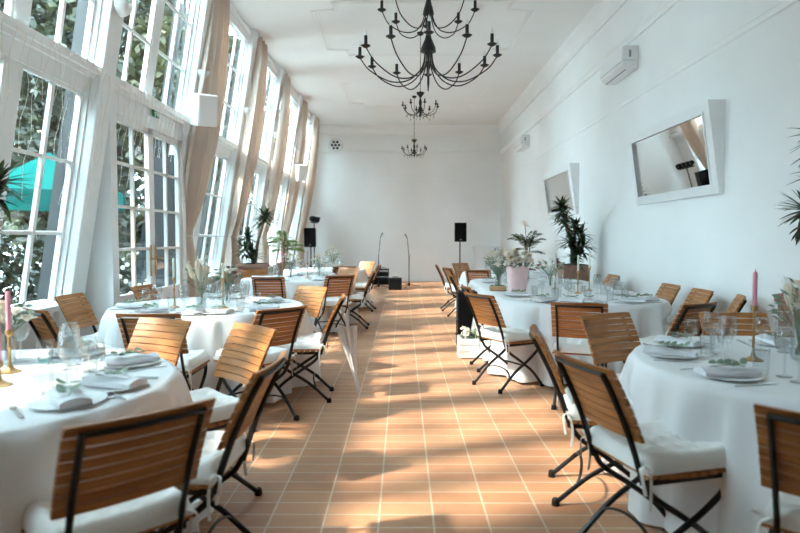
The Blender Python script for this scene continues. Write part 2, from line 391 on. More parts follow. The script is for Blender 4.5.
TREES = [
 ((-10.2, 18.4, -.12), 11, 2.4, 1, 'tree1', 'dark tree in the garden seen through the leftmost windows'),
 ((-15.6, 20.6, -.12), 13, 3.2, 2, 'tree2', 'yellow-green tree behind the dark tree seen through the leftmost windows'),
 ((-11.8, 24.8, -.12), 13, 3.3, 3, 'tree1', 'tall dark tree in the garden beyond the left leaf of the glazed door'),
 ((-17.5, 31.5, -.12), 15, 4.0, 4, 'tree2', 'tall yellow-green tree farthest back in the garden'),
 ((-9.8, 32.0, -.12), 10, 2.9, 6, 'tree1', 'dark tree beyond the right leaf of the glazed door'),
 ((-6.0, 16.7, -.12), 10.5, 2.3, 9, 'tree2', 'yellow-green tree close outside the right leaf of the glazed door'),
 ((-7.0, 6.9, -.12), 7.4, 1.9, 10, 'tree1', 'dark low tree outside the door bay, left of the parasol'),  # unseen, added to shade the door bay and dim the right wall
 ((-9.2, 9.9, -.12), 8.5, 2.0, 12, 'tree1', 'dark tree outside, left of the teal parasol and nearer the house'),  # out of view, added to cut sky light on the right wall
 ((-5.7, -1.2, -.12), 4.9, 1.6, 11, 'tree1', 'low dark tree close outside, nearest the camera'),  # out of view, added to dim the windows near the camera
 ((-7.0, 2.8, -.12), 6.5, 2.0, 13, 'tree1', 'low dark tree close outside the window at the left picture edge'),  # out of view, added to hold window light off the near wall
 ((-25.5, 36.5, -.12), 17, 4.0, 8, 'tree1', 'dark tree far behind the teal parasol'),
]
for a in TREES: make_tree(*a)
def bush(loc, r, h, seed, label, mat='tree1', flower=False):
    rnd = random.Random(seed); root = empty('garden_shrub', loc)
    t = MB()
    for k in range(5):
        a = rnd.uniform(0, 6.28); t.tube([(0, 0, -.02), (r*.4*math.cos(a), r*.4*math.sin(a), h*.7)], [.03, .01], 5)
    t.build('stem', 'bark', root)
    l = MB(); leaf_cloud(l, [((0, 0, h*.5), (r, r, h*.5))], 1500, .075, rnd); l.build('foliage', mat, root, smooth=False, recalc=False)
    if flower:
        w = MB()
        for k in range(60):
            d = Vector((rnd.gauss(0, 1), rnd.gauss(0, 1), rnd.gauss(.3, .6))).normalized(); w.ball((d.x*r, d.y*r, h*.5+d.z*h*.5), .035, 5, 4)
        w.build('flower', 'petalw', root)['kind'] = 'stuff'
    return tag(root, label, 'shrub', 'shrubs outside the windows')
bush((-4.6, 8.6, -.12), .85, 1.3, 21, 'white-flowered shrub outside the leftmost lower window', flower=True)
bush((-5.6, 11.4, -.12), .8, 1.35, 22, 'shrub outside the left leaf of the glazed door', 'tree2', True)
bush((-6.6, 9.4, -.12), 1.0, 1.7, 23, 'dark shrub outside, below the teal parasol')
bush((-6.6, 14.2, -.12), 1.0, 1.5, 24, 'dark shrub outside the right leaf of the glazed door')
# teal garden parasol
pr = empty('garden_parasol', (-8.5, 14.5, -.12))
MB().tube([(0, 0, 0), (0, 0, 3.5)], .03, 8).build('pole', 'frame', pr)
MB().lathe([(.3, 0), (.3, .06), (.05, .1)], 16).build('base', 'grey', pr)
cn = MB(); cn.grid(lambda u, v: (math.cos(u*2*PI)*1.75*v, math.sin(u*2*PI)*1.75*v, 3.55-1.0*v-.08*v*(1-v)), 8, 6, True)
cn.grid(lambda u, v: (math.cos(u*2*PI)*1.75, math.sin(u*2*PI)*1.75, 2.55-.34*v), 8, 2, True); cn.build('canopy', 'teal', pr, smooth=False)
tag(pr, 'teal garden parasol open outside the leftmost window', 'parasol')

# ------------------------------------------------------------------ curtains, cable, wall fittings on the left
def curtain(yc, label, seed):
    rnd = random.Random(seed); ph = rnd.uniform(0, 6)
    def fn(u, v):
        z = 4.82 - v*4.80
        t = (4.82-z)/(4.82-1.4)
        if z > 1.4: xc = -2.50 - .48*t**1.6; w = .50+.32*math.sin(t*PI)**1.2-.16*sstep(.7, 1, t)
        else: xc = -2.98; w = .44+.26*sstep(1.4, .5, z)
        am = .06*(1-.55*math.exp(-((z-1.4)/.2)**2))
        x = xc + am*math.sin(u*2*PI*5+ph) + .02*math.sin(u*2*PI*2.3+t*2+ph)
        y = yc + (u-.5)*w - .20*min(t, 1)**2
        return (x, y, z)
    o = MB().grid(fn, 71, 44).build('curtain', 'curtain'); md = o.modifiers.new('t', 'SOLIDIFY'); md.thickness = .004
    return tag(o, label, 'curtain', 'beige curtains along the window wall')
for k, (yc, l) in enumerate(((8.42, 'beige curtain right of the glazed door, nearest the camera'), (10.72, 'second beige curtain along the window wall, after the glazed door'),
        (13.0, 'third beige curtain along the window wall, behind the tall dracaena'), (15.3, 'fourth beige curtain, hanging behind the far white wall speaker'),
        (17.5, 'farthest beige curtain, beside the black loudspeaker'))):
    curtain(yc, l, 50+k)
tag(MB().tube([(-2.91, 8.05, 1.395), (-2.91, 12, 1.385), (-2.91, YB-.02, 1.395)], .008, 6).build('curtain_cable', 'white'), 'thin white cable strung along windows holding the beige curtains', 'cable')
# half-round wall lights on the posts
SC = ['nearest the camera, above the fairy lights', 'beside the first beige curtain, above a white speaker', 'beside the second beige curtain',
      'beside the third beige curtain', 'beside the fourth beige curtain, above the far white speaker', 'farthest, beside the last beige curtain']
for p, l in zip(POSTS[3:], SC):
    q = SW(p+.0, 3.6, .13); root = empty('wall_light', q)
    prof = [(math.cos(a)*.115, -math.sin(a)*.115) for a in [k*PI/2/7 for k in range(8)]]
    mb = MB()
    def fs(u, v, prof=prof): a = -PI/2+u*PI; r, z = prof[min(7, int(round(v*7)))]; return (max(r, .001)*math.cos(a)*1.05, r*math.sin(a), z)
    mb.grid(fs, 15, 8); mb.add([(0.115*1.05*math.cos(-PI/2+k*PI/14)*.93, .115*math.sin(-PI/2+k*PI/14)*.93, -.015) for k in range(15)], [tuple(range(15))])
    mb.build('shade', 'white', root, ang=.9)
    MB().box(-.012, .004, -.06, .06, -.08, .01).build('back_plate', 'white', root)
    tag(root, 'white half-round wall light ' + l, 'wall light', 'half-round wall lights on the posts')
def wall_speaker(y, z, label, sc=1):
    root = empty('wall_speaker', SW(y, z, .34), -.5); root.rotation_euler = (.12, .22, -.6)
    b = MB(); b.hexa([Vector((x*sc, yy*sc, zz*sc)) for x, yy, zz in ((-.11, -.10, -.2), (.12, -.15, -.2), (.12, .15, -.2), (-.11, .10, -.2), (-.11, -.10, .2), (.12, -.15, .2), (.12, .15, .2), (-.11, .10, .2))])
    b.build('cabinet', 'white', root, smooth=False, bevel=.015)
    MB().box(.121*sc, .130*sc, -.135*sc, .135*sc, -.185*sc, .185*sc).build('grille', 'white', root, smooth=False, bevel=.004)
    MB().tube([(-.11*sc, 0, 0), (-.27*sc, -.02, -.03)], .025, 8).build('bracket', 'white', root)
    return tag(root, label, 'speaker', 'white speakers on the window wall')
wall_speaker(7.78, 3.06, 'large white wall speaker on the post after the glazed door'); wall_speaker(15.0, 3.06, 'small-looking white wall speaker far along the curtains')
# emergency exit sign above the door
ex = empty('exit_sign', SW(7.1, 2.83, .05))
MB().box(-.01, .012, -.075, .075, -.045, .045).build('sign_plate', 'exit', ex, smooth=False)
pc = MB(); x = .0135
pc.box(.012, x, .02, .055, -.03, .03); pc.box(.012, x, -.02, -.008, -.022, .012); pc.box(.012, x, -.03, .005, -.002, .008)
pc.box(.012, x, -.03, -.016, -.032, -.016); pc.box(.012, x, -.02, -.008, .017, .03); pc.box(.012, x, -.06, -.036, -.004, .006)
pc.build('pictogram', 'white', ex, smooth=False)
tag(ex, 'small green exit sign with white pictogram above the glazed door', 'sign')
# fairy light curtain under the ledge
rnd = random.Random(3); fl = MB(); bl = MB()
y = 3.4
while y < 8.2:
    L = rnd.choice((.45, .55, .7, .9, 1.25)) if y > 4.6 else rnd.uniform(.5, 1.5)
    if 5.9 < y < 8.1: L = min(L, .6) if rnd.random() < .7 else 1.0
    n = max(4, int(L/.09)); pts = []
    a = rnd.uniform(0, 6)
    for k in range(n+1):
        z = 2.93-L*k/n; q = SW(y, z, .15 + (.06 if 5.8 < y < 8.1 else 0)); q.y += .025*math.sin(k*1.1+a)+rnd.uniform(-.008, .008)
        if 5.8 < y < 8.1: q.x = max(q.x, -2.885)
        pts.append(q)
        if k % 1 == 0: bl.ball((q.x+.004, q.y, q.z), .0055, 5, 4)
    fl.tube(pts, .0023, 4)
    y += rnd.uniform(.07, .125)
fo = fl.build('fairy_light_curtain', 'wire'); bl.build('bulb', 'bulb', fo)['kind'] = 'stuff'
tag(fo, 'curtain of fairy light strings hanging from the ledge above the door', 'fairy lights', kind='stuff')

# ------------------------------------------------------------------ back wall vent, mirrors, air conditioners
vt = empty('round_vent', (-2.12, YB-.0, 4.3))
MB().lathe([(.01, .06), (.10, .06), (.165, .07), (.18, .085), (.215, .08), (.23, .05), (.23, .0)], 28, mat=Matrix.Rotation(PI/2, 4, 'X')).build('vent_disc', 'white', vt)
for k in range(7):
    a = k*2*PI/6; r = .11 if k < 6 else 0
    MB().lathe([(.001, .075), (.042, .075), (.046, .06)], 12, c=(r*math.cos(a), 0, r*math.sin(a)), mat=Matrix.Rotation(PI/2, 4, 'X')).build('vent_hole', 'dark', vt)
tag(vt, 'round white vent with dark holes high on the back wall', 'vent')
def leaning_mirror(y0, y1, label):
    root = empty('wall_mirror', (XR, (y0+y1)/2, 1.79)); h = (y1-y0)/2; H = .89
    D = lambda z: .045+.13*z/H
    P = lambda y, z, k=0: Vector((-D(z)-k, y, z))
    f = MB(); w = .13; wb = .095; wt = .115
    for (a, b, c, d) in ((-h, h, 0, wb), (-h, h, H-wt, H), (-h, -h+w, wb, H-wt), (h-w, h, wb, H-wt)):
        f.hexa([Vector((-.002, a, c)), P(a, c), P(b, c), Vector((-.002, b, c)), Vector((-.002, a, d)), P(a, d), P(b, d), Vector((-.002, b, d))])
    f.build('mirror_frame', 'frame', root, smooth=False)
    l = MB()
    for (a, b, c, d) in ((-h+w-.02, h-w+.02, wb-.02, wb), (-h+w-.02, h-w+.02, H-wt, H-wt+.02), (-h+w-.02, -h+w, wb, H-wt), (h-w, h-w+.02, wb, H-wt)):
        l.hexa([P(a, c), P(a, c, .012), P(b, c, .012), P(b, c), P(a, d), P(a, d, .012), P(b, d, .012), P(b, d)])
    l.build('frame_bead', 'frame', root, smooth=False)
    MB().add([P(-h+w, wb, -.02), P(h-w, wb, -.02), P(h-w, H-wt, -.02), P(-h+w, H-wt, -.02)], [(0, 1, 2, 3)]).build('mirror_glass', 'mirror', root, smooth=False)
    return tag(root, label, 'mirror', 'tilted white-framed mirrors on the right wall')
leaning_mirror(5.80, 7.86, 'large tilted white-framed mirror on right wall, nearer the camera'); leaning_mirror(10.56, 12.6, 'white-framed tilted mirror on right wall behind the tall dracaena')
def aircon(y0, label):
    root = empty('air_conditioner', (XR, y0+.43, 3.58)); L = .43
    prof = [(-.002, 0), (-.14, .0), (-.21, .05), (-.225, .12), (-.22, .27), (-.19, .30), (-.002, .30)]
    b = MB(); k = len(prof)
    b.add([(x, s*L, z) for s in (-1, 1) for x, z in prof], [(i, (i+1) % k, k+(i+1) % k, k+i) for i in range(k)]+[tuple(range(k)), tuple(range(k, 2*k))])
    b.build('casing', 'white', root, smooth=False, bevel=.012)
    MB().hexa([Vector(q) for q in ((-.145, -L*.93, .004), (-.208, -L*.93, .05), (-.208, L*.93, .05), (-.145, L*.93, .004), (-.15, -L*.93, -.006), (-.216, -L*.93, .042), (-.216, L*.93, .042), (-.15, L*.93, -.006))]).build('louver', 'white', root, smooth=False)
    g = MB(); g.box(-.226, -.222, -L*.96, L*.96, .085, .091); g.box(-.20, -.05, -L-.0025, -L+.002, .105, .11); g.box(-.13, -.10, -L-.003, -L+.002, .15, .24)
    g.hexa([Vector(q) for q in ((-.148, -L*.9, -.008), (-.16, -L*.9, .0), (-.16, L*.9, .0), (-.148, L*.9, -.008), (-.149, -L*.9, -.010), (-.161, -L*.9, -.002), (-.161, L*.9, -.002), (-.149, L*.9, -.010))])
    g.build('vent_slot', 'grey', root, smooth=False)
    return tag(root, label, 'air conditioner', 'air conditioners on the right wall')
aircon(7.97, 'white air conditioner high on right wall, nearer the camera'); aircon(14.7, 'white air conditioner far along the right wall near the corner')
sd = empty('smoke_detector', (1.72, 5.6, ZC)); sd.location = (2.12, 7.0, ZC)
MB().lathe([(.01, -.045), (.04, -.043), (.055, -.02), (.06, 0)], 18).build('detector_dome', 'white', sd); MB().lathe([(.042, -.036), (.05, -.03), (.047, -.02)], 18).build('sensor_ring', 'grey', sd)
tag(sd, 'small round smoke detector on the ceiling right of chandelier', 'smoke detector')

# ------------------------------------------------------------------ chandeliers
def arm_pts(r, drop, rise, z0, r0=.03):
    return smooth_pts([(r0, 0, z0), (r0+.03, 0, z0-drop*.55), (r*.28, 0, z0-drop*.95), (r*.55, 0, z0-drop), (r*.85, 0, z0-drop*.72+rise*.1), (r, 0, z0-drop+rise)], 6)
def add_arm(root, ang, pts, tube_r, cup, sl, mat='iron'):
    R = Matrix.Rotation(ang, 3, 'Z'); P = [R @ p for p in pts]
    a = MB().tube(P, tube_r, 6).build('arm', mat, root); e = P[-1]
    MB().lathe([(.008, -.01), (cup*.5, -.004), (cup, .012), (cup*.9, .016), (sl, .012), (sl, .10*cup/.045), (sl*.6, .10*cup/.045)], 12, c=e).build('candle_holder', mat, a)
    MB().lathe([(sl*.55, .098*cup/.045), (sl*.8, .12*cup/.045), (.001, .16*cup/.045)], 8, c=e).build('bulb', 'bulb', a)
ch = empty('chandelier', (.245, 5.9, 2.78))
MB().lathe([(.002, 0), (.012, .08), (.010, .2), (.028, .26), (.012, .3), (.012, .36), (.075, .38), (.07, .42), (.035, .5), (.014, .58), (.012, .72), (.055, .735), (.05, .77), (.03, .84), (.012, .92), (.01, 1.0)], 18).build('hub', 'iron', ch)
MB().tube([(0, 0, 1.0), (0, 0, 2.06)], .009, 8).build('stem', 'iron', ch)
MB().lathe([(.012, 2.0), (.06, 2.04), (.075, 2.12)], 16).build('canopy', 'iron', ch)
for k in range(12): add_arm(ch, math.radians(30*k-2), arm_pts(.665, .30, .23, .40), .0065, .046, .016)
for k in range(8): add_arm(ch, math.radians(45*k), arm_pts(.45, .20, .20, .77), .0055, .044, .015)
tag(ch, 'large black two-tier wrought-iron chandelier nearest the camera', 'chandelier', 'chandeliers down the hall')
def small_chandelier(y, label, x=.3, z=3.42):
    c = empty('chandelier', (x, y, z))
    MB().lathe([(.004, 0), (.03, .04), (.015, .07), (.05, .12), (.02, .2), (.03, .26), (.012, .34), (.06, .40), (.07, .43), (.01, .44)], 16).build('hub', 'iron', c)
    MB().tube([(0, 0, .43), (0, 0, ZC-z-.02)], .006, 6).build('stem', 'iron', c)
    MB().lathe([(.01, ZC-z-.06), (.055, ZC-z-.03), (.06, ZC-z)], 14).build('canopy', 'iron', c)
    for k in range(8): add_arm(c, math.radians(45*k+12), arm_pts(.31, .12, .14, .17, .02), .006, .030, .012)
    cr = MB()
    for k in range(24):
        a = 2*PI*k/24; r = .24 if k % 2 else .12; cr.ball((r*math.cos(a), r*math.sin(a), .0+.02*(k % 3)), .014, 6, 5, (1, 1, 1.7))
    cr.build('crystal_drops', 'crystal', c)
    return tag(c, label, 'chandelier', 'chandeliers down the hall')
small_chandelier(10.5, 'small black chandelier hanging mid-hall behind the big one', z=3.45); small_chandelier(15.1, 'farthest small black chandelier on a long thin rod', x=.28, z=3.40)

# ------------------------------------------------------------------ folding chair prototype
BY = -.39     # where the top of the back sits behind the chair's origin
def post_y(z):   # backrest post line
    t = (z-.42)/.45; return -.195 - .125*t - .07*t*t
def make_chair():
    root = empty('folding_chair', (0, 0, 0))
    s = MB()
    for k in range(9):                                              # seat slats across the chair
        y = -.185+.046*k; z = .432+.010*((k-4)/4)**2
        s.box(-.215, .215, y-.019, y+.019, z-.008, z+.008)
    s.build('seat', 'wood', root, smooth=False, bevel=.003)
    b = MB()
    for k in range(8):                                              # curved back slats
        z0 = .578+.0365*k; h = .0318
        def fn(u, v, z0=z0, h=h):
            a = v*2*PI; q = ((.5, 0), (.5, 1), (-.5, 1), (-.5, 0), (.5, 0))[int(round(v*4))]
            z = z0+h*q[1]; x = (u-.5)*.42; bow = -.022*(1-(2*u-1)**2)
            return (x, post_y(z)+.016+bow+q[0]*.017, z)
        b.grid(fn, 9, 5)
        for e in (0, 1):
            x = (e-.5)*.42; b.add([(x, post_y(z0)+.016+.0085, z0), (x, post_y(z0+h)+.016+.0085, z0+h), (x, post_y(z0+h)+.016-.0085, z0+h), (x, post_y(z0)+.016-.0085, z0)], [(0, 1, 2, 3)])
    b.build('backrest', 'wood', root, smooth=True, ang=.5)
    bf = MB()
    for sx in (-1, 1):
        x = sx*.168
        bf.tube([(x, post_y(z)-.004-.0045, z) for z in (.40, .45, .52, .60, .68, .76, .80, .842)], .0135, 6, flat=.7)
    bf.tube([(u*.168, post_y(.838)-.003-.022*(1-(u*.81)**2), .838) for u in (-1, -.6, -.2, .2, .6, 1)], .009, 6)
    bf.build('back_frame', 'iron', root)
    for sx in (-1, 1):
        x = sx*.168
        l = MB().tube(smooth_pts([(x, post_y(.42)-.005, .42), (x, -.15, .345), (x, -.02, .255), (x, .12, .15), (x, .235, .018)]), .0125, 8).build('leg', 'iron', root)
        MB().lathe([(.014, .036), (.019, .03), (.021, 0), (.001, 0)], 10, c=(x, .24, 0)).build('foot_cap', 'black', l)
        x = sx*.188
        l = MB().tube(smooth_pts([(x, .185, .415), (x, .165, .35), (x, .06, .265), (x, -.10, .165), (x, -.262, .018)]), .0125, 8).build('leg', 'iron', root)
        MB().lathe([(.014, .036), (.019, .03), (.021, 0), (.001, 0)], 10, c=(x, -.267, 0)).build('foot_cap', 'black', l)
        MB().box(x-.006, x+.006, -.195, .195, .402, .424).build('seat_rail', 'iron', root, smooth=False)
    MB().tube(smooth_pts([(-.188, -.17, .10), (-.155, -.145, .155), (-.06, -.13, .185), (.06, -.13, .185), (.155, -.145, .155), (.188, -.17, .10)]), .008, 6, flat=.6).build('stretcher', 'iron', root)
    MB().tube([(-.168, .06, .20), (.168, .06, .20)], .008, 6).build('stretcher', 'iron', root)
    MB().tube([(-.188, .175, .40), (.188, .175, .40)], .008, 6).build('stretcher', 'iron', root)
    return root
def make_cushion():
    n = 25
    def top(x, y):
        q = 1-.7*max(math.exp(-((x-a)**2+(y-b)**2)/.0015) for a in (-.12, -.04, .04, .12) for b in (-.12, -.04, .04, .12))
        e = min(1, (1-max(abs(x), abs(y))/.2125)*7); e = max(0, e)**.5
        return .02+.056*e*q
    mb = MB()
    mb.grid(lambda u, v: ((u-.5)*.425, (v-.5)*.425, top((u-.5)*.425, (v-.5)*.425)+.004*math.sin(u*9)*math.sin(v*7+1)), n, n)
    mb.grid(lambda u, v: ((u-.5)*.425, (v-.5)*.425, .001), n, n)
    ring = []
    idx = [(i, 0) for i in range(n)] + [(n-1, j) for j in range(1, n)] + [(i, n-1) for i in range(n-2, -1, -1)] + [(0, j) for j in range(n-2, 0, -1)]
    base = n*n
    mb.f += [(a[1]*n+a[0], b[1]*n+b[0], base+b[1]*n+b[0], base+a[1]*n+a[0]) for a, b in zip(idx, idx[1:]+idx[:1])]
    o = mb.build('seat_cushion', 'cushion', ang=1.4)
    rnd = random.Random(5)
    for sx in (-1, 1):
        t = MB(); x = sx*.192
        t.tube(smooth_pts([(x, -.195, .02), (x+sx*.012, -.215, .03), (x+sx*.022, -.20, .005), (x+sx*.016, -.19, -.06), (x+sx*.020, -.195, -.135)]), .007, 5, flat=.35)
        t.tube(smooth_pts([(x, -.195, .02), (x, -.225, .025), (x+sx*.02, -.235, .005), (x+sx*.03, -.225, -.07)]), .007, 5, flat=.35)
        t.tube(smooth_pts([(x, -.205, .02), (x+sx*.03, -.22, .045), (x+sx*.045, -.205, .03), (x+sx*.01, -.2, .015)]), .006, 5, flat=.4)
        t.build('tie_ribbon', 'cushion', o)
    return o
chair0 = make_chair(); cushion0 = make_cushion(); first = [True]
# key: (back-top x, y, facing, chair label, short phrase used for what lies before it)
CH = {
 'a1': (-.71, 1.65, (-.7, .7), 'slatted folding chair nearest the camera on the left, dark back towards us', 'nearest chair on the left'),
 'a2': (-.505, 2.36, (-1, .05), 'slatted folding chair seen edge-on at right side of front left table', 'edge-on chair at the front left table'),
 'a3': (-.81, 3.33, (-.7, -.7), 'pale-lit folding chair facing us at right rear of front left table', 'pale chair right rear of front left table'),
 'a4': (-1.43, 3.62, (-.44, -.9), 'pale-lit folding chair facing us behind front left table, overlapping a dark one', 'pale chair behind the front left table'),
 'b1': (-1.66, 3.86, (0, 1), 'folding chair with dark back mostly hidden behind a pale chair, second left table', 'half-hidden dark chair at second left table'),
 'b2': (-.835, 4.2, (-.7, .65), 'folding chair with dark framed back at near right of second left table', 'dark-framed chair near right of second left table'),
 'b3': (-.5, 5.1, (-1, -.06), 'folding chair seen edge-on against which the furled white umbrella leans', 'edge-on chair with the umbrella'),
 'b4': (-.91, 6.12, (-.6, -.8), 'pale-lit folding chair facing us at far right of second left table', 'pale chair far right of second left table'),
 'b5': (-2.75, 6.25, (1, -.1), 'small-looking folding chair between second left table and the glazed door', 'chair by the glazed door'),
 'b6': (-2.93, 5.2, (1, 0), 'orange folding chair facing right under the leftmost window', 'orange chair under the leftmost window'),
 'b7': (-2.58, 4.13, (.6, .75), 'folding chair with narrow dark back left of second left table', 'narrow dark chair left of second left table'),
 'c1': (-1.72, 7.6, (-.03, 1), 'dark-framed folding chair square-on between second and third left tables', 'square-on dark chair at third left table'),
 'c2': (-.82, 7.95, (-.5, .86), 'dark-framed folding chair at near right of third left table', 'dark chair near right of third left table'),
 'c3': (-.42, 9.15, (-1, 0), 'folding chair seen edge-on at right side of third left table', 'edge-on chair at third left table'),
 'c4': (-.90, 10.2, (-.5, -.85), 'pale folding chair facing us at far right of third left table', 'pale chair far right of third left table'),
 'c5': (-2.75, 9.1, (1, .1), 'reddish folding chair behind flowers at left side of third left table', 'reddish chair left of third left table'),
 'c6': (-2.38, 9.47, (.7, -.7), 'pale orange folding chair in front of left planter, far left of third table', 'chair in front of the left planter'),
 'd1': (-1.03, 10.62, (-.3, .95), 'dark-backed folding chair at near side of farthest left table', 'dark chair near side of farthest left table'),
 'd2': (-.43, 11.3, (-1, .1), 'farthest edge-on folding chair on the left of the aisle', 'edge-on chair at farthest left table'),
 'd3': (-.74, 12.85, (-.6, -.8), 'farthest pale folding chair on the left, facing us near the amplifiers', 'pale chair nearest the amplifiers'),
 'e1': (.70, 2.4, (.96, .26), 'large orange folding chair in right foreground, cushion and iron legs in full view', 'large orange chair in right foreground'),
 'e2': (.69, 3.2, (.98, -.19), 'folding chair seen edge-on directly behind the large right foreground chair', 'edge-on chair behind right foreground chair'),
 'e3': (1.30, 3.9, (.44, -.9), 'slatted folding chair facing us behind the front right table', 'facing chair behind the front right table'),
 'e4': (2.17, 3.96, (-.1, -1), 'folding chair facing us behind wine glasses on the front right table', 'chair behind the glasses, front right table'),
 'e5': (1.18, 1.6, (.66, .75), 'dark-backed folding chair cut off at the bottom right corner', 'dark chair in the bottom right corner'),
 'f1': (.65, 5.3, (.86, .5), 'orange folding chair beside black box at near left corner of long table', 'orange chair beside the black box'),
 'f2': (1.33, 4.53, (.35, .93), 'dark-framed folding chair at near end of long table, left of two', 'left dark chair at the long table end'),
 'f3': (2.26, 4.52, (-.5, .86), 'dark-framed folding chair at near end of long table, right of two', 'right dark chair at the long table end'),
 'f4': (2.9, 5.1, (-.89, .38), 'folding chair seen almost edge-on by right wall, nearest of the wall side', 'wall-side chair nearest the camera'),
 'f5': (2.9, 5.76, (-1, .05), 'orange folding chair on wall side of long table, second from camera', 'second wall-side chair'),
 'f6': (2.9, 6.44, (-1, 0), 'orange folding chair on wall side of long table, third from camera', 'third wall-side chair'),
 'f7': (2.87, 8.1, (-1, 0), 'orange folding chair on wall side of long table, farthest from camera', 'farthest wall-side chair'),
 'f8': (.64, 8.25, (1, 0), 'folding chair on aisle side of long table, just beyond the black box', 'chair just beyond the black box'),
 'f9': (.63, 6.22, (1, .08), 'folding chair on aisle side of long table, half hidden behind the orange chair', 'half-hidden aisle chair of the long table'),
 'g1': (1.17, 9.46, (.4, .9), 'dark-framed folding chair at near side of farthest right table', 'dark chair at farthest right table'),
 'g2': (.73, 10.2, (.95, .3), 'folding chair at near left of farthest right table, back to the aisle', 'near left chair of farthest right table'),
 'g3': (.62, 11.4, (1, 0), 'farthest folding chair on the right side of the aisle', 'farthest chair right of the aisle'),
 'g4': (1.13, 12.1, (.6, -.8), 'pale folding chair with see-through slats facing us at farthest right table', 'pale see-through chair, farthest right table'),
}
CHP = {}
for key, (bx, by, f, label, phrase) in CH.items():
    f = Vector((f[0], f[1], 0)).normalized(); o = Vector((bx, by, 0)) - f*BY*1.0
    rz = math.atan2(-f.x, f.y)
    CHP[key] = (o, f, rz)
    if first[0]: c, q = chair0, cushion0; first[0] = False
    else: c = dup(chair0, o, rz); q = dup(cushion0, o, rz)
    c.location = o; c.rotation_euler = (0, 0, rz)
    q.location = (o.x, o.y, .449); q.rotation_euler = (0, 0, rz)
    tag(c, label, 'chair', 'slatted folding chairs around the tables')
    tag(q, 'white tied cushion on the ' + phrase, 'cushion', 'white cushions on the chairs')

# ------------------------------------------------------------------ tables and cloths
ZT = .752
HX = {'long right table': .30}
TABLES = {   # name: (cx, cy, r, half-length along y beyond r, chairs)
 'A': (-1.83, 2.44, .84, 0, 'a1 a2 a3 a4', 'front left table'),
 'B': (-1.76, 5.42, .84, 0, 'b1 b2 b3 b4 b5 b6 b7', 'second left table'),
 'C': (-1.62, 9.2, .84, 0, 'c1 c2 c3 c4 c5 c6', 'third left table'),
 'D': (-1.55, 11.95, .80, 0, 'd1 d2 d3', 'farthest left table'),
 'E': (2.03, 2.88, .86, 0, 'e1 e2 e3 e4 e5', 'front right table'),
 'F': (1.80, 7.35, .52, 1.33, 'f1 f2 f3 f4 f5 f6 f7 f8 f9', 'long right table'),
 'G': (1.9, 10.95, .80, 0, 'g1 g2 g3 g4', 'farthest right table'),
}
def core(T, x, y):   # nearest point of the table's inner rectangle
    cx, cy, r, h = T[:4]; hx = HX.get(T[5], 0) if len(T) > 5 else T[4]
    return max(cx-hx, min(cx+hx, x)), max(cy-h, min(cy+h, y))
def inside(T, x, y, m=0):
    qx, qy = core(T, x, y)
    return math.hypot(x-qx, y-qy) < T[2]-m
def outline(T, n):
    cx, cy, r, h = T[:4]; hx = HX.get(T[5], 0) if len(T) > 5 else T[4]; per = 2*PI*r+4*h+4*hx; out = []; q4 = PI*r/2
    for k in range(n):
        s = per*k/n; q = s
        for (ox, oy, a0, dx, dy, ln, nx, ny) in ((hx, h, 0, -1, 0, 2*hx, 0, 1), (-hx, h, PI/2, 0, -1, 2*h, -1, 0), (-hx, -h, PI, 1, 0, 2*hx, 0, -1), (hx, -h, 1.5*PI, 0, 1, 2*h, 1, 0)):
            if q < q4:
                a = a0+q/r; out.append((cx+ox+r*math.cos(a), cy+oy+r*math.sin(a), math.cos(a), math.sin(a), s)); break
            q -= q4
            if q < ln:
                a = a0+PI/2; out.append((cx+ox+r*math.cos(a)+dx*q, cy+oy+r*math.sin(a)+dy*q, nx, ny, s)); break
            q -= ln
    return out, per
def cloth(T, seed):
    rnd = random.Random(seed); n = 260 if not T[3] else 380
    ol, per = outline(T, n); kf = max(8, round(per/.34)); p1, p2, p3 = (rnd.uniform(0, 6) for _ in range(3))
    rows = 18; mb = MB(); cx, cy = T[0], T[1]
    chs = [CHP[k] for k in T[4].split()]
    def top(i, t):
        x, y, nx, ny, s = ol[i]; qx, qy = core(T, x, y)
        return (qx+(x-qx)*t, qy+(y-qy)*t, ZT-.002)
    vs = []
    for t in (.02, .5, .9, .975):
        vs += [top(i, t) for i in range(n)]
    for j in range(rows):
        t = j/(rows-1); z = ZT-.008-(ZT-.03)*t
        for i in range(n):
            x, y, nx, ny, s = ol[i]; w = 2*PI*s/per
            fold = (1.7*abs(math.sin(.5*(w*kf+p1+.9*math.sin(w*3+p2))))**.8-1)*.7 + .3*math.sin(w*round(kf*1.7)+p2) + .25*math.sin(w*5+p3)
            tt = t**.6
            off = tt*.075 + tt*.105*fold
            px, py = x+nx*off, y+ny*off
            for (o, f, rz) in chs:
                dx, dy = px-o.x, py-o.y; ly = dx*f.x+dy*f.y; lx = dx*f.y-dy*f.x
                lim = .13 - .075*tt*fold
                if ly < lim and ly > -.6:
                    k = (1-sstep(.17, .29, abs(lx)))*sstep(.12, .36, t)
                    px += f.x*(lim-ly)*k; py += f.y*(lim-ly)*k
            zz = z + (.006*math.sin(w*7+p3) if t > .95 else 0)
            vs.append((px, py, zz))
    R = rows+4; vs.append((cx, cy, ZT-.002)); fc = [(i, (i+1) % n, len(vs)-1) for i in range(n)]
    fs = [(j*n+i, j*n+(i+1) % n, (j+1)*n+(i+1) % n, (j+1)*n+i) for j in range(R-1) for i in range(n)]
    mb.add(vs, fs+fc)
    o = mb.build('tablecloth', 'linen', ang=2.5)
    return o
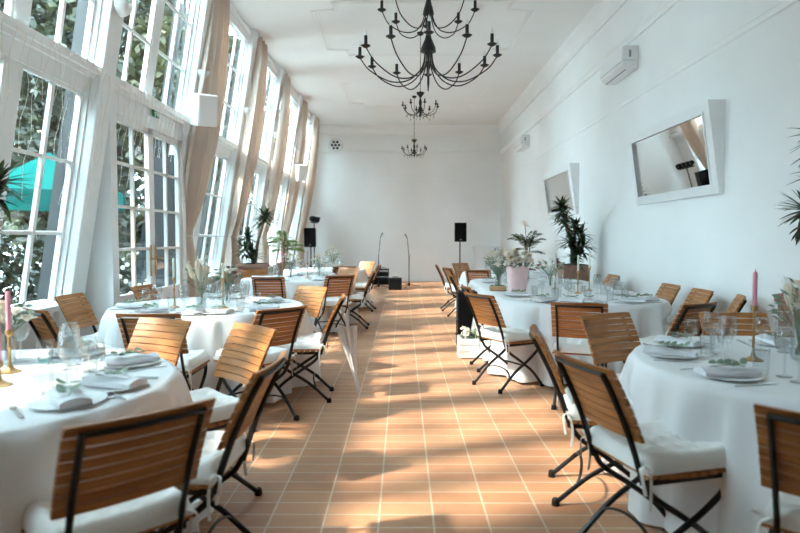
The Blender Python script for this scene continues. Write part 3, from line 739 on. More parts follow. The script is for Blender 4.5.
for key, T in TABLES.items():
    cx, cy, r, h, cs, nm = T
    tag(cloth(T, ord(key)), 'white floor-length tablecloth draped over the ' + nm, 'tablecloth', 'white tablecloths')
    t = empty('banquet_table', (cx, cy, 0))
    ol, per = outline((0, 0, r-.06, h, HX.get(nm, 0)), 64)
    mb = MB(); k = len(ol); mb.add([(p[0], p[1], z) for z in (.70, .738) for p in ol], [(i, (i+1) % k, k+(i+1) % k, k+i) for i in range(k)]+[tuple(range(k)), tuple(range(k, 2*k))])
    mb.build('tabletop', 'boxwood', t, smooth=False)
    for sx in (-1, 1):
        for sy in (-1, 1):
            MB().tube([(sx*.33, sy*(.33+h), .0), (sx*.33, sy*(.33+h), .70)], .02, 8).build('leg', 'iron', t)
    tag(t, 'banquet table hidden under the white cloth of the ' + nm, 'table', 'banquet tables')

# ------------------------------------------------------------------ tableware prototypes
protos = {}
def proto_plate():
    return MB().lathe([(.001, .006), (.080, .005), (.095, .008), (.130, .013), (.132, .011), (.095, .004), (.07, 0), (.001, 0)], 32).build('dinner_plate', 'plate')
def proto_glass(h, rb, rt, stem, name):
    b = MB().lathe([(.001, stem), (rb*.45, stem+.006), (rb*.85, stem+(h-stem)*.22), (rb, stem+(h-stem)*.42), (rb*.94, stem+(h-stem)*.7), (rt, h)], 20)
    b.lathe([(rt-.0015, h), (rb*.92, stem+(h-stem)*.7), (rb-.002, stem+(h-stem)*.42), (rb*.8, stem+(h-stem)*.22), (.002, stem+.012)], 20)
    root = b.build('wine_glass', 'glass', ang=2)
    MB().lathe([(.033, 0), (.033, .002), (.012, .006), (.0042, .014), (.0038, stem*.6), (.006, stem)], 16).build('stem', 'glass', root, ang=2)
    return root
def proto_tumbler():
    return MB().lathe([(.001, 0), (.03, 0), (.037, .11), (.0355, .11), (.029, .01), (.001, .01)], 20).build('water_tumbler', 'glass', ang=1)
def proto_napkin():
    def fn(u, v):
        x = (u-.5)*.105; y = (v-.5)*.24
        return (x, y, .016+.010*math.cos((u-.5)*PI)+.004*math.sin(v*6+u*3))
    mb = MB().grid(fn, 9, 13); n = len(mb.v)
    mb.grid(lambda u, v: ((u-.5)*.105, (v-.5)*.24, .0), 9, 13)
    idx = [(i, 0) for i in range(9)] + [(8, j) for j in range(1, 13)] + [(i, 12) for i in range(7, -1, -1)] + [(0, j) for j in range(11, 0, -1)]
    mb.f += [(a[1]*9+a[0], b[1]*9+b[0], n+b[1]*9+b[0], n+a[1]*9+a[0]) for a, b in zip(idx, idx[1:]+idx[:1])]
    return mb.build('folded_napkin', 'napkin', ang=.9)
def proto_sprig():
    rnd = random.Random(11); r = MB().tube(smooth_pts([(0, -.07, .004), (.01, -.02, .012), (-.005, .03, .015), (.01, .07, .01)]), .0018, 5).build('eucalyptus_sprig', 'sage')
    for k in range(9):
        y = -.06+.016*k; s = 1 if k % 2 else -1; c = Vector((s*.022, y+.006, .014+rnd.uniform(0, .014)))
        a = Vector((s, .5, rnd.uniform(.0, .7))).normalized(); b = a.cross(Vector((0, 0, 1))).normalized()
        mb = MB(); mb.add([c+a*.02*math.cos(t)+b*.016*math.sin(t)+Vector((0, 0, .002*math.cos(2*t))) for t in [i*2*PI/8 for i in range(8)]], [tuple(range(8))])
        mb.build('leaf', 'sage', r, smooth=False)
    return r
def proto_fork():
    mb = MB(); mb.box(-.004, .004, -.10, .03, .001, .004); mb.box(-.0065, .0065, -.10, -.06, .001, .004); mb.box(-.011, .011, .03, .055, .002, .005)
    for x in (-.0095, -.003, .0035, .0095): mb.box(x-.0013, x+.0013, .055, .095, .003, .006)
    return mb.build('fork', 'chrome', smooth=False)
def proto_knife():
    mb = MB(); mb.box(-.0055, .0055, -.11, -.01, .001, .006)
    mb.hexa([Vector(q) for q in ((-.007, -.01, .001), (.008, -.01, .001), (.008, .08, .001), (-.004, .115, .001), (-.007, -.01, .003), (.008, -.01, .003), (.008, .08, .003), (-.004, .115, .003))])
    return mb.build('knife', 'chrome', smooth=False)
P = {'plate': proto_plate(), 'wine': proto_glass(.215, .043, .034, .10, 'wine_glass'), 'small': proto_glass(.175, .034, .029, .085, 'wine_glass'),
     'tumbler': proto_tumbler(), 'napkin': proto_napkin(), 'sprig': proto_sprig(), 'fork': proto_fork(), 'knife': proto_knife()}
TXT = {'plate': ('white dinner plate before the %s', 'plate', 'dinner plates'), 'wine': ('tall wide-bowled wine glass before the %s', 'glass', 'tall wine glasses'),
       'small': ('smaller wine glass before the %s', 'glass', 'smaller wine glasses'), 'tumbler': ('straight water tumbler before the %s', 'glass', 'water tumblers'),
       'napkin': ('folded grey-white napkin on the plate before the %s', 'napkin', 'folded napkins'), 'sprig': ('green eucalyptus sprig on the napkin before the %s', 'leaf', 'eucalyptus sprigs'),
       'fork': ('steel fork left of plate before the %s', 'cutlery', 'forks'), 'knife': ('steel knife right of plate before the %s', 'cutlery', 'knives')}
used = set(); rs = random.Random(99)
def put(kind, x, y, z, rz, phrase):
    o = P[kind] if kind not in used else dup(P[kind], (0, 0, 0), 0)
    used.add(kind); o.location = (x, y, z); o.rotation_euler = (0, 0, rz)
    l, c, g = TXT[kind]; tag(o, l % phrase, c, g + ' on the tables')
def setting(T, o, f, phrase, full=True, glasses='wine small tumbler'):
    p = Vector((o.x, o.y, 0)); k = 0
    while not inside(T, p.x, p.y) and k < 300: p = p + f*.01; k += 1
    r = Vector((f.y, -f.x, 0)); rz = math.atan2(-f.x, f.y)
    q = p + f*.175
    put('plate', q.x, q.y, ZT, rz, phrase)
    a = rs.uniform(-.4, .4); put('napkin', q.x, q.y, ZT+.0125, rz+a, phrase)
    if full:
        put('sprig', q.x, q.y, ZT+.039, rz+a+rs.uniform(-.3, .3), phrase)
        w = q - r*.165; put('fork', w.x, w.y, ZT, rz+rs.uniform(-.05, .05), phrase)
        w = q + r*.16; put('knife', w.x, w.y, ZT, rz+rs.uniform(-.05, .05), phrase)
    for g, (dr, df) in zip(('wine', 'small', 'tumbler'), ((.07, .24), (.16, .20), (-.03, .20))):
        if g in glasses:
            w = q + r*(dr+rs.uniform(-.01, .01)) + f*(df+rs.uniform(-.015, .015)); put(g, w.x, w.y, ZT, rs.uniform(0, 6), phrase)
for key, T in TABLES.items():
    for k in T[4].split():
        o, f, rz = CHP[k]; f = Vector((-.67, .74, 0)).normalized() if k == 'f4' else f; setting(T, o, f, CH[k][4], full=key in 'ABEF')
def extra(T, ang, phrase, full=True):
    d = Vector((math.cos(ang), math.sin(ang), 0)); cx, cy, r, h = T[:4]
    o = Vector((cx, cy+(h if d.y > .3 else -h if d.y < -.3 else 0), 0)) + d*1.1; setting(T, o, -d, phrase, full)
extra(TABLES['B'], PI*.47, 'empty far side of the second left table')
extra(TABLES['C'], PI*.55, 'empty far side of the third left table', False)
extra(TABLES['D'], PI*.95, 'window side of the farthest left table', False)
extra(TABLES['A'], PI*.72, 'window side of the front left table')
extra(TABLES['E'], PI*.25, 'wall side of the front right table')
extra(TABLES['F'], PI*.5, 'empty far end of the long right table')
extra(TABLES['G'], -PI*.2, 'wall side of the farthest right table', False)

# ------------------------------------------------------------------ candles and flowers
def candle(x, y, hh, ch_, mat, label, z=ZT):
    hd = MB().lathe([(.046, 0), (.046, .004), (.030, .010), (.012, .022), (.0065, .05), (.006, hh*.55), (.010, hh*.6), (.006, hh*.66), (.007, hh-.03), (.016, hh-.02), (.016, hh), (.011, hh)], 18).build('candlestick', 'brass')
    hd.location = (x, y, z)
    tag(hd, 'slim brass candlestick under the ' + label, 'candlestick', 'brass candlesticks on the tables')
    c = MB().lathe([(.0105, hh-.004), (.0105, hh+ch_*.9), (.0085, hh+ch_*.98), (.001, hh+ch_)], 12).build('taper_candle', mat); c.location = (x, y, z+.0045)
    MB().tube([(0, 0, hh+ch_-.002), (.001, 0, hh+ch_+.012)], .0012, 4).build('wick', 'black', c)
    tag(c, label, 'candle', 'taper candles on the tables')
candle(1.73, 2.95, .27, .165, 'pink', 'pink taper candle on the front right table')
candle(-1.77, 2.67, .19, .17, 'pink', 'pink taper candle on front left table, nearer the windows')
candle(-1.65, 2.42, .10, .16, 'pink', 'short-holder pink taper candle on front left table at picture edge')
candle(-2.0, 5.22, .26, .17, 'ivory', 'pale taper candle on second left table, left of flowers')
candle(-1.56, 5.18, .26, .13, 'ivory', 'pale taper candle on second left table, right of flowers')
candle(-1.80, 8.95, .24, .17, 'pink', 'pink taper candle on third left table, left of two')
candle(-1.46, 9.15, .24, .17, 'pink', 'pink taper candle on third left table, right of two')
candle(1.82, 7.16, .25, .16, 'ivory', 'pale taper candle on long right table, leftmost of three')
candle(1.92, 6.58, .25, .17, 'ivory', 'pale taper candle on long right table, middle of three')
candle(2.15, 6.92, .27, .17, 'ivory', 'pale taper candle on long right table, rightmost of three')
candle(1.76, 10.8, .24, .18, 'burgundy', 'burgundy taper candle on the farthest right table')
def vase_bouquet(x, y, label, seed, z=ZT, vh=.16, spread=.13, height=.20, nfl=11, pam=0, kinds=('petalw', 'petalw', 'petalp'), nleaf=18, vmat='glass', vr=.035, fsz=.046):
    rnd = random.Random(seed)
    v = MB().lathe([(.001, 0), (vr*.8, 0), (vr, .02), (vr*1.05, vh*.5), (vr*.75, vh*.85), (vr*.9, vh), (vr*.82, vh), (vr*.67, vh*.85), (vr*.95, vh*.5), (vr*.9, .022), (.001, .012)], 18).build('flower_vase', vmat, ang=1.5)
    v.location = (x, y, z)
    st = MB(); lf = MB(); heads = []
    def dirp(hh, lo=.35): a = rnd.uniform(0, 2*PI); rr = spread*math.sqrt(rnd.random()); return Vector((rr*math.cos(a), rr*math.sin(a), vh+hh*rnd.uniform(lo, 1)*(1-.45*(rr/spread)**2)))
    for k in range(nfl):
        p = dirp(height*1.05, .6); st.tube(smooth_pts([(rnd.uniform(-.01, .01), rnd.uniform(-.01, .01), .02), (p.x*.2, p.y*.2, vh), p], 4), .002, 4)
        heads.append((p, kinds[k % len(kinds)], fsz*rnd.uniform(.7, 1.25)))
    for k in range(nleaf):
        p = dirp(height); a = Vector((p.x, p.y, rnd.uniform(-.03, .08))).normalized(); b = a.orthogonal().normalized(); s = rnd.uniform(.02, .035)
        lf.add([p-a*s, p+b*s*.45+Vector((0, 0, .004)), p+a*s, p-b*s*.45], [(0, 1, 2, 3)])
        st.tube([(p.x*.15, p.y*.15, vh*.9), p], .0013, 4)
    st.build('stems', 'sage', v); lf.build('leaves', 'sage', v, smooth=False, recalc=False)
    for p, m, s in heads:
        mb = MB()
        for ring, (nn, tl, rr) in enumerate(((6, .25, 1.0), (5, .7, .8), (4, 1.15, .55))):
            for q in range(nn):
                an = 2*PI*q/nn+ring*.5; d = Vector((math.cos(an)*math.cos(tl), math.sin(an)*math.cos(tl), math.sin(tl))); t = Vector((-math.sin(an), math.cos(an), 0))
                up = d.cross(t)
                mb.add([p, p+d*s*rr*.6+t*s*.38, p+d*s*rr-up*s*.1, p+d*s*rr*.6-t*s*.38], [(0, 1, 2, 3)])
        mb.ball((p.x, p.y, p.z+s*.12), s*.35, 6, 5)
        mb.build('flower', m, v, recalc=False)
    for k in range(pam):
        a = rnd.uniform(0, 2*PI); e = Vector((math.cos(a)*spread*.9, math.sin(a)*spread*.9, vh+height*rnd.uniform(.8, 1.15)))
        s0 = Vector((e.x*.3, e.y*.3, vh+height*.25))
        mb = MB().tube(smooth_pts([s0, s0.lerp(e, .5)+Vector((0, 0, .03)), e], 5), [.004, .016, .026, .03, .032, .03, .028, .024, .018, .01, .003], 8)
        for q in range(60):
            t = rnd.random(); c = s0.lerp(e, t)+Vector((0, 0, .03*4*t*(1-t))); d = Vector((rnd.gauss(0, 1), rnd.gauss(0, 1), rnd.gauss(.3, 1))).normalized()
            mb.add([c, c+d*.045+Vector((.004, 0, 0)), c+d*.05], [(0, 1, 2)])
        mb.build('plume', 'pampas', v, recalc=False)
    return tag(v, label, 'flowers', 'flower vases on the tables')
vase_bouquet(1.97, 2.98, 'glass vase of cream and pampas flowers at right edge, front right table', 1, pam=4, nfl=9, height=.26, spread=.15, fsz=.045)
vase_bouquet(-1.90, 2.85, 'glass vase of green leaves and cream flowers on front left table', 2, nfl=7, height=.16, nleaf=40, pam=1)
vase_bouquet(-1.78, 5.28, 'vase of white pampas plumes on the second left table', 3, pam=6, nfl=7, height=.24, spread=.15)
vase_bouquet(-1.66, 5.62, 'vase of cream and dark red flowers on second left table', 4, nfl=10, height=.2, kinds=('petalw', 'petalr', 'petalp'))
vase_bouquet(-1.70, 9.05, 'vase of blush and white flowers at left of third left table', 5, nfl=12, spread=.16, height=.26)
vase_bouquet(-1.30, 9.3, 'vase of white flowers at right of third left table', 6, nfl=9, spread=.13, height=.2)
vase_bouquet(-1.40, 12.0, 'vase of white and green flowers on the farthest left table', 7, nfl=10, spread=.16, height=.3, nleaf=40)
vase_bouquet(1.83, 7.45, 'vase of white and dark red flowers mid long table', 8, nfl=12, spread=.18, height=.22, kinds=('petalw', 'petalr', 'petalw'), nleaf=40)
vase_bouquet(1.66, 8.1, 'far vase of dark red and white flowers on long table', 9, nfl=9, spread=.14, height=.22, kinds=('petalr', 'petalw'))
vase_bouquet(1.17, 7.35, 'big bouquet of white flowers left of the pink bag', 10, nfl=26, spread=.2, height=.32, nleaf=30, fsz=.065)
vase_bouquet(1.28, 7.95, 'bouquet of cream flowers behind the pink bag on the long table', 12, nfl=14, spread=.2, height=.36, nleaf=26, fsz=.06)
# pink wrapped bag with flowers
bag = empty('flower_bag', (1.30, 6.8, ZT), .15)
def bagf(u, v):
    a = u*2*PI; c = lambda t: math.copysign(abs(math.cos(t))**.5, math.cos(t)); s = lambda t: math.copysign(abs(math.sin(t))**.5, math.sin(t))
    w = .088+.028*v+.012*math.sin(a*3+1)*v; return (w*c(a), w*.75*s(a), .29*v+.018*math.sin(a*4)*v*v)
bb = MB().grid(bagf, 40, 9, True); bb.add([bagf(k/40, 0) for k in range(40)], [tuple(range(40))]); bb.build('bag_wrap', 'pinkcloth', bag, ang=1.2)
rnd = random.Random(31)
lf = MB(); leaf_cloud(lf, [((.0, -.02, .30), (.12, .09, .06))], 45, .03, rnd); lf.build('leaves', 'sage', bag, smooth=False, recalc=False)
for k in range(18):
    p = Vector((rnd.uniform(-.17, .15), rnd.uniform(-.12, .1), .31+rnd.uniform(0, .15))); mb = MB()
    for q in range(14):
        d = Vector((rnd.gauss(0, 1), rnd.gauss(0, 1), abs(rnd.gauss(0, 1)))).normalized(); t = d.orthogonal().normalized()
        mb.add([p, p+d*.04+t*.026, p+d*.062, p+d*.04-t*.026], [(0, 1, 2, 3)])
    mb.build('flower', ('petalw', 'petalp', 'petalw')[k % 3], bag, recalc=False)
tag(bag, 'pale pink wrapped bag of flowers standing on the long table', 'flower bag')
bx = empty('wooden_box', (1.10, 6.95, ZT))
q = MB(); q.box(-.09, .09, -.06, -.05, 0, .055); q.box(-.09, .09, .05, .06, 0, .055); q.box(-.09, -.08, -.05, .05, 0, .055); q.box(.08, .09, -.05, .05, 0, .055); q.box(-.09, .09, -.06, .06, 0, .008)
q.build('box_body', 'boxwood', bx, smooth=False)
w = MB(); leaf_cloud(w, [((0, 0, .05), (.08, .05, .03))], 60, .025, rnd); w.build('leaves', 'sage', bx, smooth=False, recalc=False)
tag(bx, 'small wooden box with leaves left of the pink bag', 'box')
cp = MB().lathe([(.001, 0), (.03, 0), (.032, .075), (.029, .075), (.027, .01), (.001, .01)], 16).build('metal_cup', 'chrome'); cp.location = (2.02, 6.72, ZT)
tag(cp, 'small metal cup between the pale candles on long table', 'cup')
# black box and crate of flowers beside the aisle
sp = empty('floor_speaker', (.80, 7.52, 0), 0)
MB().box(-.12, .12, -.14, .14, 0, .70).build('cabinet', 'black', sp, smooth=False, bevel=.01)
MB().box(-.105, .105, -.147, -.139, .03, .67).build('grille', 'grille', sp, smooth=False)
MB().tube([(-.123, -.05, .35), (-.15, -.05, .35), (-.15, .05, .35), (-.123, .05, .35)], .008, 6).build('carry_handle', 'chrome', sp)
tag(sp, 'tall black box speaker on the floor beside the long table', 'speaker')
ck = MB().lathe([(.001, 0), (.028, 0), (.032, .06), (.029, .06), (.026, .008), (.001, .008)], 14).build('small_glass', 'glass'); ck.location = (.76, 7.46, .702)
tag(ck, 'small clear glass standing on the black floor speaker', 'glass')
cr = empty('flower_crate', (.83, 6.84, 0), .0)
q = MB()
for s in (-1, 1):
    for k in range(3): q.box(-.19, .19, s*.12-.008, s*.12+.008, .01+.075*k, .075+.075*k); q.box(s*.19-.008, s*.19+.008, -.12, .12, .01+.075*k, .075+.075*k)
q.box(-.18, .18, -.11, .11, .01, .03); q.build('crate_body', 'white', cr, smooth=False)
for sx in (-1, 1):
    for sy in (-1, 1): MB().box(sx*.175-.012, sx*.175+.012, sy*.105-.012, sy*.105+.012, 0, .235).build('corner_post', 'white', cr, smooth=False)
lf = MB(); leaf_cloud(lf, [((0, 0, .24), (.16, .10, .07))], 160, .03, rnd); lf.build('leaves', 'sage', cr, smooth=False, recalc=False)
for k in range(14):
    p = Vector((rnd.uniform(-.16, .16), rnd.uniform(-.1, .1), .25+rnd.uniform(0, .09))); mb = MB()
    for q_ in range(14):
        d = Vector((rnd.gauss(0, 1), rnd.gauss(0, 1), abs(rnd.gauss(0, 1)))).normalized(); t = d.orthogonal().normalized()
        mb.add([p, p+d*.025+t*.015, p+d*.04, p+d*.025-t*.015], [(0, 1, 2, 3)])
    mb.build('flower', 'petalw', cr, recalc=False)
tag(cr, 'white slatted crate of white flowers on floor by the orange chair', 'crate')
# furled white umbrella leaning against the edge-on chair
um = empty('furled_umbrella', (-.385, 5.17, 0))
ax = Vector((-.115, .02, .645)); L = ax.length; R3 = ax.to_track_quat('Z', 'Y').to_matrix().to_4x4()
def umf(u, v): a = u*2*PI; r = (.012+.062*v**1.3)*(1+.28*math.sin(a*8)*v); return R3 @ Vector((r*math.cos(a), r*math.sin(a), .03+v*(L*.86)))
MB().grid(umf, 64, 12, True).build('canopy', 'linen', um, ang=2)
MB().tube([R3 @ Vector((0, 0, .0)), R3 @ Vector((0, 0, L*1.02))], .006, 8).build('shaft', 'white', um)
MB().tube([R3 @ Vector(q) for q in smooth_pts([(0, 0, L), (0, 0, L*1.06), (.03, 0, L*1.10), (.06, 0, L*1.05)])], .009, 8).build('handle', 'white', um)
tag(um, 'furled white umbrella leaning against the edge-on chair by the aisle', 'umbrella')

# ------------------------------------------------------------------ plants
def strap_head(mb, c, n, L, rnd, w=.022, up=.2, droop=.5):
    for k in range(n):
        az = rnd.uniform(0, 2*PI); el = math.asin(rnd.uniform(-.45, 1))
        d = Vector((math.cos(az)*math.cos(el), math.sin(az)*math.cos(el), math.sin(el))); side = d.cross(Vector((0, 0, 1)))
        side = side.normalized() if side.length > .1 else Vector((1, 0, 0)); l = L*rnd.uniform(.7, 1.15); dr = droop*rnd.uniform(.3, 1)*(1 if el > -.1 else .6)
        vs = []
        for i in range(6):
            t = i/5; p = Vector(c)+d*l*t*(1-.12*t)+Vector((0, 0, -dr*l*t*t*.55)); ww = w*(1-t)**.6*(.6+.6*min(1, t*5))
            nrm = side.cross(d)
            vs += [p-side*ww, p-nrm*ww*.25, p+side*ww]
        mb.add(vs, [(i*3+j, i*3+j+1, i*3+j+4, i*3+j+3) for i in range(5) for j in (0, 1)])
def planter(root, w, h, z=0, mat='terra'):
    p = MB(); a = w*.43; b = w*.5
    p.hexa([Vector(q) for q in ((-a, -a, 0), (a, -a, 0), (a, a, 0), (-a, a, 0), (-b, -b, h), (b, -b, h), (b, b, h), (-b, b, h))])
    p.box(-b-.015, b+.015, -b-.015, b+.015, h-.06, h-.005); p.build('planter', mat, root, smooth=False, bevel=.008)
    MB().box(-b+.02, b-.02, -b+.02, b-.02, h-.004, h+.006).build('soil', 'soil', root, smooth=False)
def dracaena(loc, ph, heads, label, seed, L=.42, nl=46, w=.022, pw=.4):
    rnd = random.Random(seed); root = empty('potted_dracaena', loc); planter(root, pw, ph)
    t = MB(); l = MB()
    for (x, y, z, n_) in heads:
        t.tube(smooth_pts([(x*.15, y*.15, ph-.01), (x*.3+.02, y*.3, ph+(z-ph)*.45), (x*.8, y*.8, ph+(z-ph)*.8), (x, y, z)]), .022, 7)
        strap_head(l, (x, y, z), n_, L, rnd, w)
        strap_head(l, (x*.97, y*.97, z-.10), int(n_*.5), L*.9, rnd, w, droop=1.1)
    t.build('trunk', 'trunk', root); l.build('foliage', 'drac', root, recalc=False)
    return tag(root, label, 'plant')
dracaena((2.67, 9.42, 0), .95, [(-.20, -.05, 1.86, 54), (-.14, .0, 1.66, 46), (.02, .0, 1.54, 46), (.14, .05, 1.44, 34), (-.06, -.05, 1.32, 44), (.14, -.05, 1.24, 36), (.0, -.1, 1.1, 40)], 'tall shaggy dracaena in brown planter by the right wall', 41, L=.275)
dracaena((-2.56, 10.25, 0), .93, [(.19, .05, 1.74, 50), (-.08, -.05, 1.36, 30), (-.13, .0, 1.18, 30), (.0, -.08, 1.08, 26)], 'dracaena with one high tuft and lower tufts in brown planter by left windows', 42, L=.33, pw=.42)
dracaena((2.80, 4.05, 0), .97, [(.0, -.05, 2.05, 44), (-.02, .1, 1.55, 40), (.0, 0, 1.8, 24)], 'dracaena at the right picture edge, leaf tips only', 44, L=.275, pw=.34)
dracaena((-2.93, 3.9, 0), .9, [(.26, .05, 1.72, 44), (.16, 0, 1.45, 26)], 'dracaena at the left picture edge, leaf tips before the window', 45, L=.30, pw=.26)
def palm(loc, ph, top, n, label, seed, mat, L=.4, pw=.28, tuft=False):
    rnd = random.Random(seed); root = empty('potted_palm', loc); planter(root, pw, ph)
    t = MB(); l = MB()
    for s in range(3):
        a = s*2.1; t.tube([(.03*math.cos(a), .03*math.sin(a), ph), (.06*math.cos(a), .06*math.sin(a), top)], .012, 6)
    for k in range(n):
        az = 2*PI*k/n+rnd.uniform(-.3, .3); el = rnd.uniform(.35, 1.4); ln = L*rnd.uniform(.75, 1.15); z0 = top-rnd.uniform(0, .25)
        pts = []
        for i in range(10):
            s_ = i/9; r = ln*s_*math.cos(el); pts.append(Vector((r*math.cos(az), r*math.sin(az), z0+ln*s_*math.sin(el)-.35*ln*s_*s_)))
        t.tube(pts, .004, 4)
        for i in range(2, 10):
            d = (pts[i]-pts[i-1]).normalized(); sd_ = d.cross(Vector((0, 0, 1))).normalized()
            for s in (-1, 1):
                v = (sd_*s*.8+d*.7+Vector((0, 0, -.25))).normalized(); q = ln*.42*(1-abs(i/9-.5)*.7); wv = d*.016
                l.add([pts[i]-wv, pts[i]+v*q*.5+wv*1.2-Vector((0, 0, .01)), pts[i]+v*q-Vector((0, 0, .03)), pts[i]+v*q*.5-wv*1.2], [(0, 1, 2, 3)])
    t.build('stems', 'trunk', root); l.build('foliage', mat, root, recalc=False, smooth=False)
    if tuft:
        tf = MB(); strap_head(tf, (-.06, 0, top+.34), 26, .16, rnd, .014, droop=.2); t2 = MB().tube([(0, 0, top-.1), (-.05, 0, top+.34)], .008, 5); t2.build('tuft_stem', 'trunk', root)
        tf.build('tuft', 'pampas', root, recalc=False)
    return tag(root, label, 'plant')
palm((-2.56, 13.0, 0), .84, 1.30, 19, 'bright green palm in slim pot by the left curtains', 46, 'palm', L=.46)
palm((2.5, 12.1, 0), .75, 1.30, 17, 'dark palm with pale upright tuft behind the bouquets at right', 47, 'drac', L=.46, tuft=True)

# ------------------------------------------------------------------ stage gear at the back
def tripod(name, x, y, top, label, cat, r=.014, spread=.36):
    t = empty(name, (x, y, 0)); MB().tube([(0, 0, .12), (0, 0, top)], r, 8).build('pole', 'black', t)
    MB().lathe([(r*1.1, .5), (r*2, .52), (r*2, .58), (r*1.1, .6)], 10).build('collar', 'black', t)
    for k in range(3):
        a = 2*PI*k/3+.5; MB().tube([(0, 0, .42), (spread*math.cos(a), spread*math.sin(a), .012)], .010, 6).build('leg', 'black', t)
    return tag(t, label, cat)
def pa(x, y, z, label):
    s = empty('loudspeaker', (x, y, z))
    MB().hexa([Vector(q) for q in ((-.175, -.17, 0), (.175, -.17, 0), (.12, .16, 0), (-.12, .16, 0), (-.175, -.17, .55), (.175, -.17, .55), (.12, .16, .55), (-.12, .16, .55))]).build('cabinet', 'black', s, smooth=False, bevel=.012)
    MB().box(-.16, .16, -.178, -.169, .02, .53).build('grille', 'grille', s, smooth=False)
    MB().box(-.022, .022, -.181, -.177, .05, .075).build('badge', 'grey', s, smooth=False)
    return tag(s, label, 'speaker', 'black loudspeakers at the back')
tripod('speaker_stand', -2.68, 17.45, 1.12, 'black tripod stand under the left rear loudspeaker', 'speaker stand', .018)
pa(-2.68, 17.45, 1.12, 'black loudspeaker at the rear left beside curtains')
tripod('speaker_stand', 1.65, 17.4, 1.27, 'black tripod stand under the right rear loudspeaker', 'speaker stand', .018)
pa(1.65, 17.4, 1.27, 'black loudspeaker at rear right, before the back wall')
tripod('light_stand', -2.70, 18.25, 1.84, 'black tripod stand carrying a bar of stage lights behind loudspeaker', 'light stand', .016)
lb = empty('stage_light_bar', (-2.70, 18.25, 1.84), 1.5)
MB().tube([(-.42, 0, .01), (.42, 0, .01)], .018, 8).build('bar', 'black', lb)
for k in range(4):
    x = -.33+.22*k; m = Matrix.Translation((x, 0, .12)) @ Matrix.Rotation(PI/2+.25, 4, 'X')
    can = MB().lathe([(.001, -.06), (.05, -.06), (.085, .0), (.088, .09), (.08, .09), (.075, .02), (.001, .015)], 14, mat=m).build('light_can', 'black', lb)
    MB().lathe([(.001, .03), (.074, .03)], 14, mat=m).build('lens', 'grey', can)
tag(lb, 'bar of four black stage lights above left rear loudspeaker', 'stage lights')
def mic(x, y, h, label, tilt):
    t = empty('microphone_stand', (x, y, 0))
    MB().tube([(0, 0, .05), (0, 0, h*.62)], .013, 8).build('pole', 'black', t)
    MB().tube([(0, 0, h*.6), (tilt*.05, -.02, h-.06)], .008, 8).build('upper_pole', 'black', t)
    MB().lathe([(.012, h*.58), (.02, h*.59), (.02, h*.64), (.012, h*.65)], 10).build('clutch', 'grey', t)
    MB().lathe([(.03, .03), (.035, .05), (.035, .10), (.014, .13)], 10).build('base_hub', 'black', t)
    for k in range(3):
        a = 2*PI*k/3+.15; MB().tube([(0, 0, .075), (.33*math.cos(a), .33*math.sin(a), .012)], .010, 6).build('leg', 'black', t)
    tag(t, label, 'microphone stand', 'microphone stands at the back')
    m = empty('microphone', (x+tilt*.05, y-.02, h-.06)); m.rotation_euler = (.5, tilt*.5, 0)
    MB().lathe([(.010, 0), (.013, .08), (.018, .12)], 10).build('mic_body', 'black', m); MB().ball((0, 0, .14), .025, 10, 7).build('mic_head', 'grey', m)
    tag(m, label.replace('microphone stand', 'microphone on the stand'), 'microphone', 'microphones at the back')
mic(-.67, 16.5, 1.46, 'left black microphone stand, beside the amplifiers', 1); mic(.17, 16.9, 1.43, 'right black microphone stand, standing clear in the aisle', -1)
def amp(name, x0, x1, y, z0, z1, d, label, strip):
    a = empty(name, ((x0+x1)/2, y, z0)); w = (x1-x0)/2; h = z1-z0
    MB().box(-w, w, -d/2, d/2, 0, h).build('cabinet', 'black', a, smooth=False, bevel=.012)
    MB().box(-w+.02, w-.02, -d/2-.006, -d/2+.001, .02, h*(.55 if strip else .97)-.02).build('grille', 'grille', a, smooth=False)
    if strip:
        MB().box(-w+.02, w-.02, -d/2-.008, -d/2+.001, h*.62, h*.80).build('control_panel', 'grey', a, smooth=False)
        for k in range(6):
            x = -w+.05+k*(2*w-.1)/5; MB().lathe([(.012, 0), (.010, .014), (.001, .015)], 8, c=(x, -d/2-.008, h*.71), mat=Matrix.Rotation(PI/2, 4, 'X')).build('knob', 'black', a)
    MB().tube([(-.08, 0, h-.002), (-.06, 0, h+.025), (.06, 0, h+.025), (.08, 0, h-.002)], .009, 6).build('carry_handle', 'black', a)
    return tag(a, label, 'amplifier')
amp('flight_case', -1.22, -.42, 17.9, 0, .21, .4, 'low black equipment case at back, under an amplifier', False)['category'] = 'case'
amp('guitar_amplifier', -.78, -.42, 17.9, .237, .47, .28, 'black amplifier with pale control strip on the low case', True)
amp('guitar_amplifier', -.38, -.03, 15.95, 0, .32, .28, 'black amplifier on the floor between the microphone stands', False)
ct = empty('cocktail_table', (2.42, 17.5, 0))
MB().lathe([(.25, 0), (.25, .02), (.03, .04), (.03, 1.1)], 16).build('pedestal', 'grey', ct); MB().lathe([(.001, 1.1), (.36, 1.1), (.36, 1.125), (.001, 1.125)], 28).build('tabletop', 'boxwood', ct)
tag(ct, 'tall round bar table under white cloth in the back corner', 'table')
def ccf(u, v):
    a = u*2*PI
    if v < .12: r = .372*v/.12; z = 1.132
    else:
        t = (v-.12)/.88; z = 1.13-1.12*t; r = .375-.12*math.sin(min(1, t*1.4)*PI)*.6+.03*t+.016*math.sin(a*9)*min(1, t*3)
    return (2.42+r*math.cos(a), 17.5+r*math.sin(a), z)
tag(MB().grid(ccf, 72, 26, True).build('tablecloth', 'linen', ang=1.2), 'white cloth gathered over the tall bar table in back corner', 'tablecloth', 'white tablecloths')

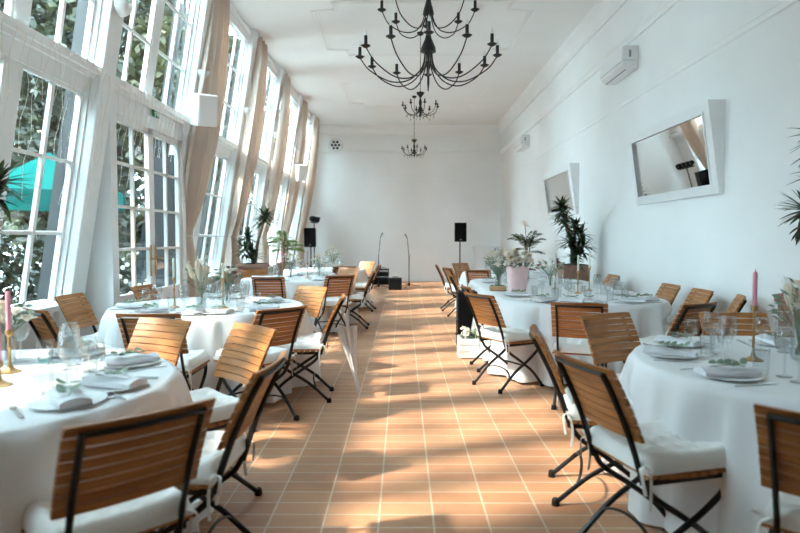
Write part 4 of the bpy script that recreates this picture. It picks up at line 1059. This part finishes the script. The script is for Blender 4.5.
# ------------------------------------------------------------------ light
w = bpy.data.worlds.new('sky'); S.world = w; w.use_nodes = True
bg = w.node_tree.nodes['Background']; bg.inputs['Color'].default_value = (.62, .86, .97, 1); bg.inputs['Strength'].default_value = 10.0
sun = bpy.data.lights.new('sun', 'SUN'); sun.energy = 5.5; sun.angle = math.radians(3); sun.color = (1, .90, .74)
so = bpy.data.objects.new('sun', sun); C.objects.link(so)
so.rotation_euler = Vector((.62, .28, -.73)).to_track_quat('-Z', 'Y').to_euler()
for p in POSTS[1:]:
    for (z0, z1) in ((.76, 2.7), (2.98, 4.7)):
        y1 = min(p+2.1, 18.4)
        a = bpy.data.lights.new('window_portal', 'AREA'); a.shape = 'RECTANGLE'; a.size = z1-z0; a.size_y = y1-p-.2; a.cycles.is_portal = True
        o = bpy.data.objects.new('window_portal', a); C.objects.link(o)
        o.location = SW((p+.2+y1)/2, (z0+z1)/2, -.2)
        o.rotation_euler = Vector((1, 0, -.165)).to_track_quat('-Z', 'Y').to_euler()
        q = o.rotation_euler.to_matrix(); 
        if abs((q @ Vector((1, 0, 0))).y) > .5: a.size, a.size_y = a.size_y, a.size

for a_, b_ in FW:
    a = bpy.data.lights.new('window_portal', 'AREA'); a.shape = 'RECTANGLE'; a.size = b_-a_; a.size_y = 2.9; a.cycles.is_portal = True
    o = bpy.data.objects.new('window_portal', a); C.objects.link(o); o.location = ((a_+b_)/2, Y0-.22, 2.25); o.rotation_euler = (math.radians(90), 0, 0)
    o.rotation_euler = Vector((0, 1, 0)).to_track_quat('-Z', 'Y').to_euler()
# ------------------------------------------------------------------ camera
cam = bpy.data.cameras.new('camera'); co = bpy.data.objects.new('camera', cam); C.objects.link(co); S.camera = co
cam.sensor_width = 36; cam.lens = 27.0; cam.clip_start = .05
co.location = (0, 0, 1.35); co.rotation_euler = (math.radians(90-2.62), 0, math.radians(.286))
cam.dof.use_dof = True; cam.dof.focus_distance = 5.6; cam.dof.aperture_fstop = 1.9
S.view_settings.view_transform = 'Standard'; S.view_settings.look = 'None'; S.view_settings.gamma = 1; S.view_settings.exposure = 1.15
S.view_settings.use_curve_mapping = False
S.cycles.max_bounces = 10; S.cycles.diffuse_bounces = 8; S.cycles.transparent_max_bounces = 24; S.cycles.glossy_bounces = 4
S.cycles.sample_clamp_indirect = 8; S.cycles.caustics_reflective = False; S.cycles.caustics_refractive = False
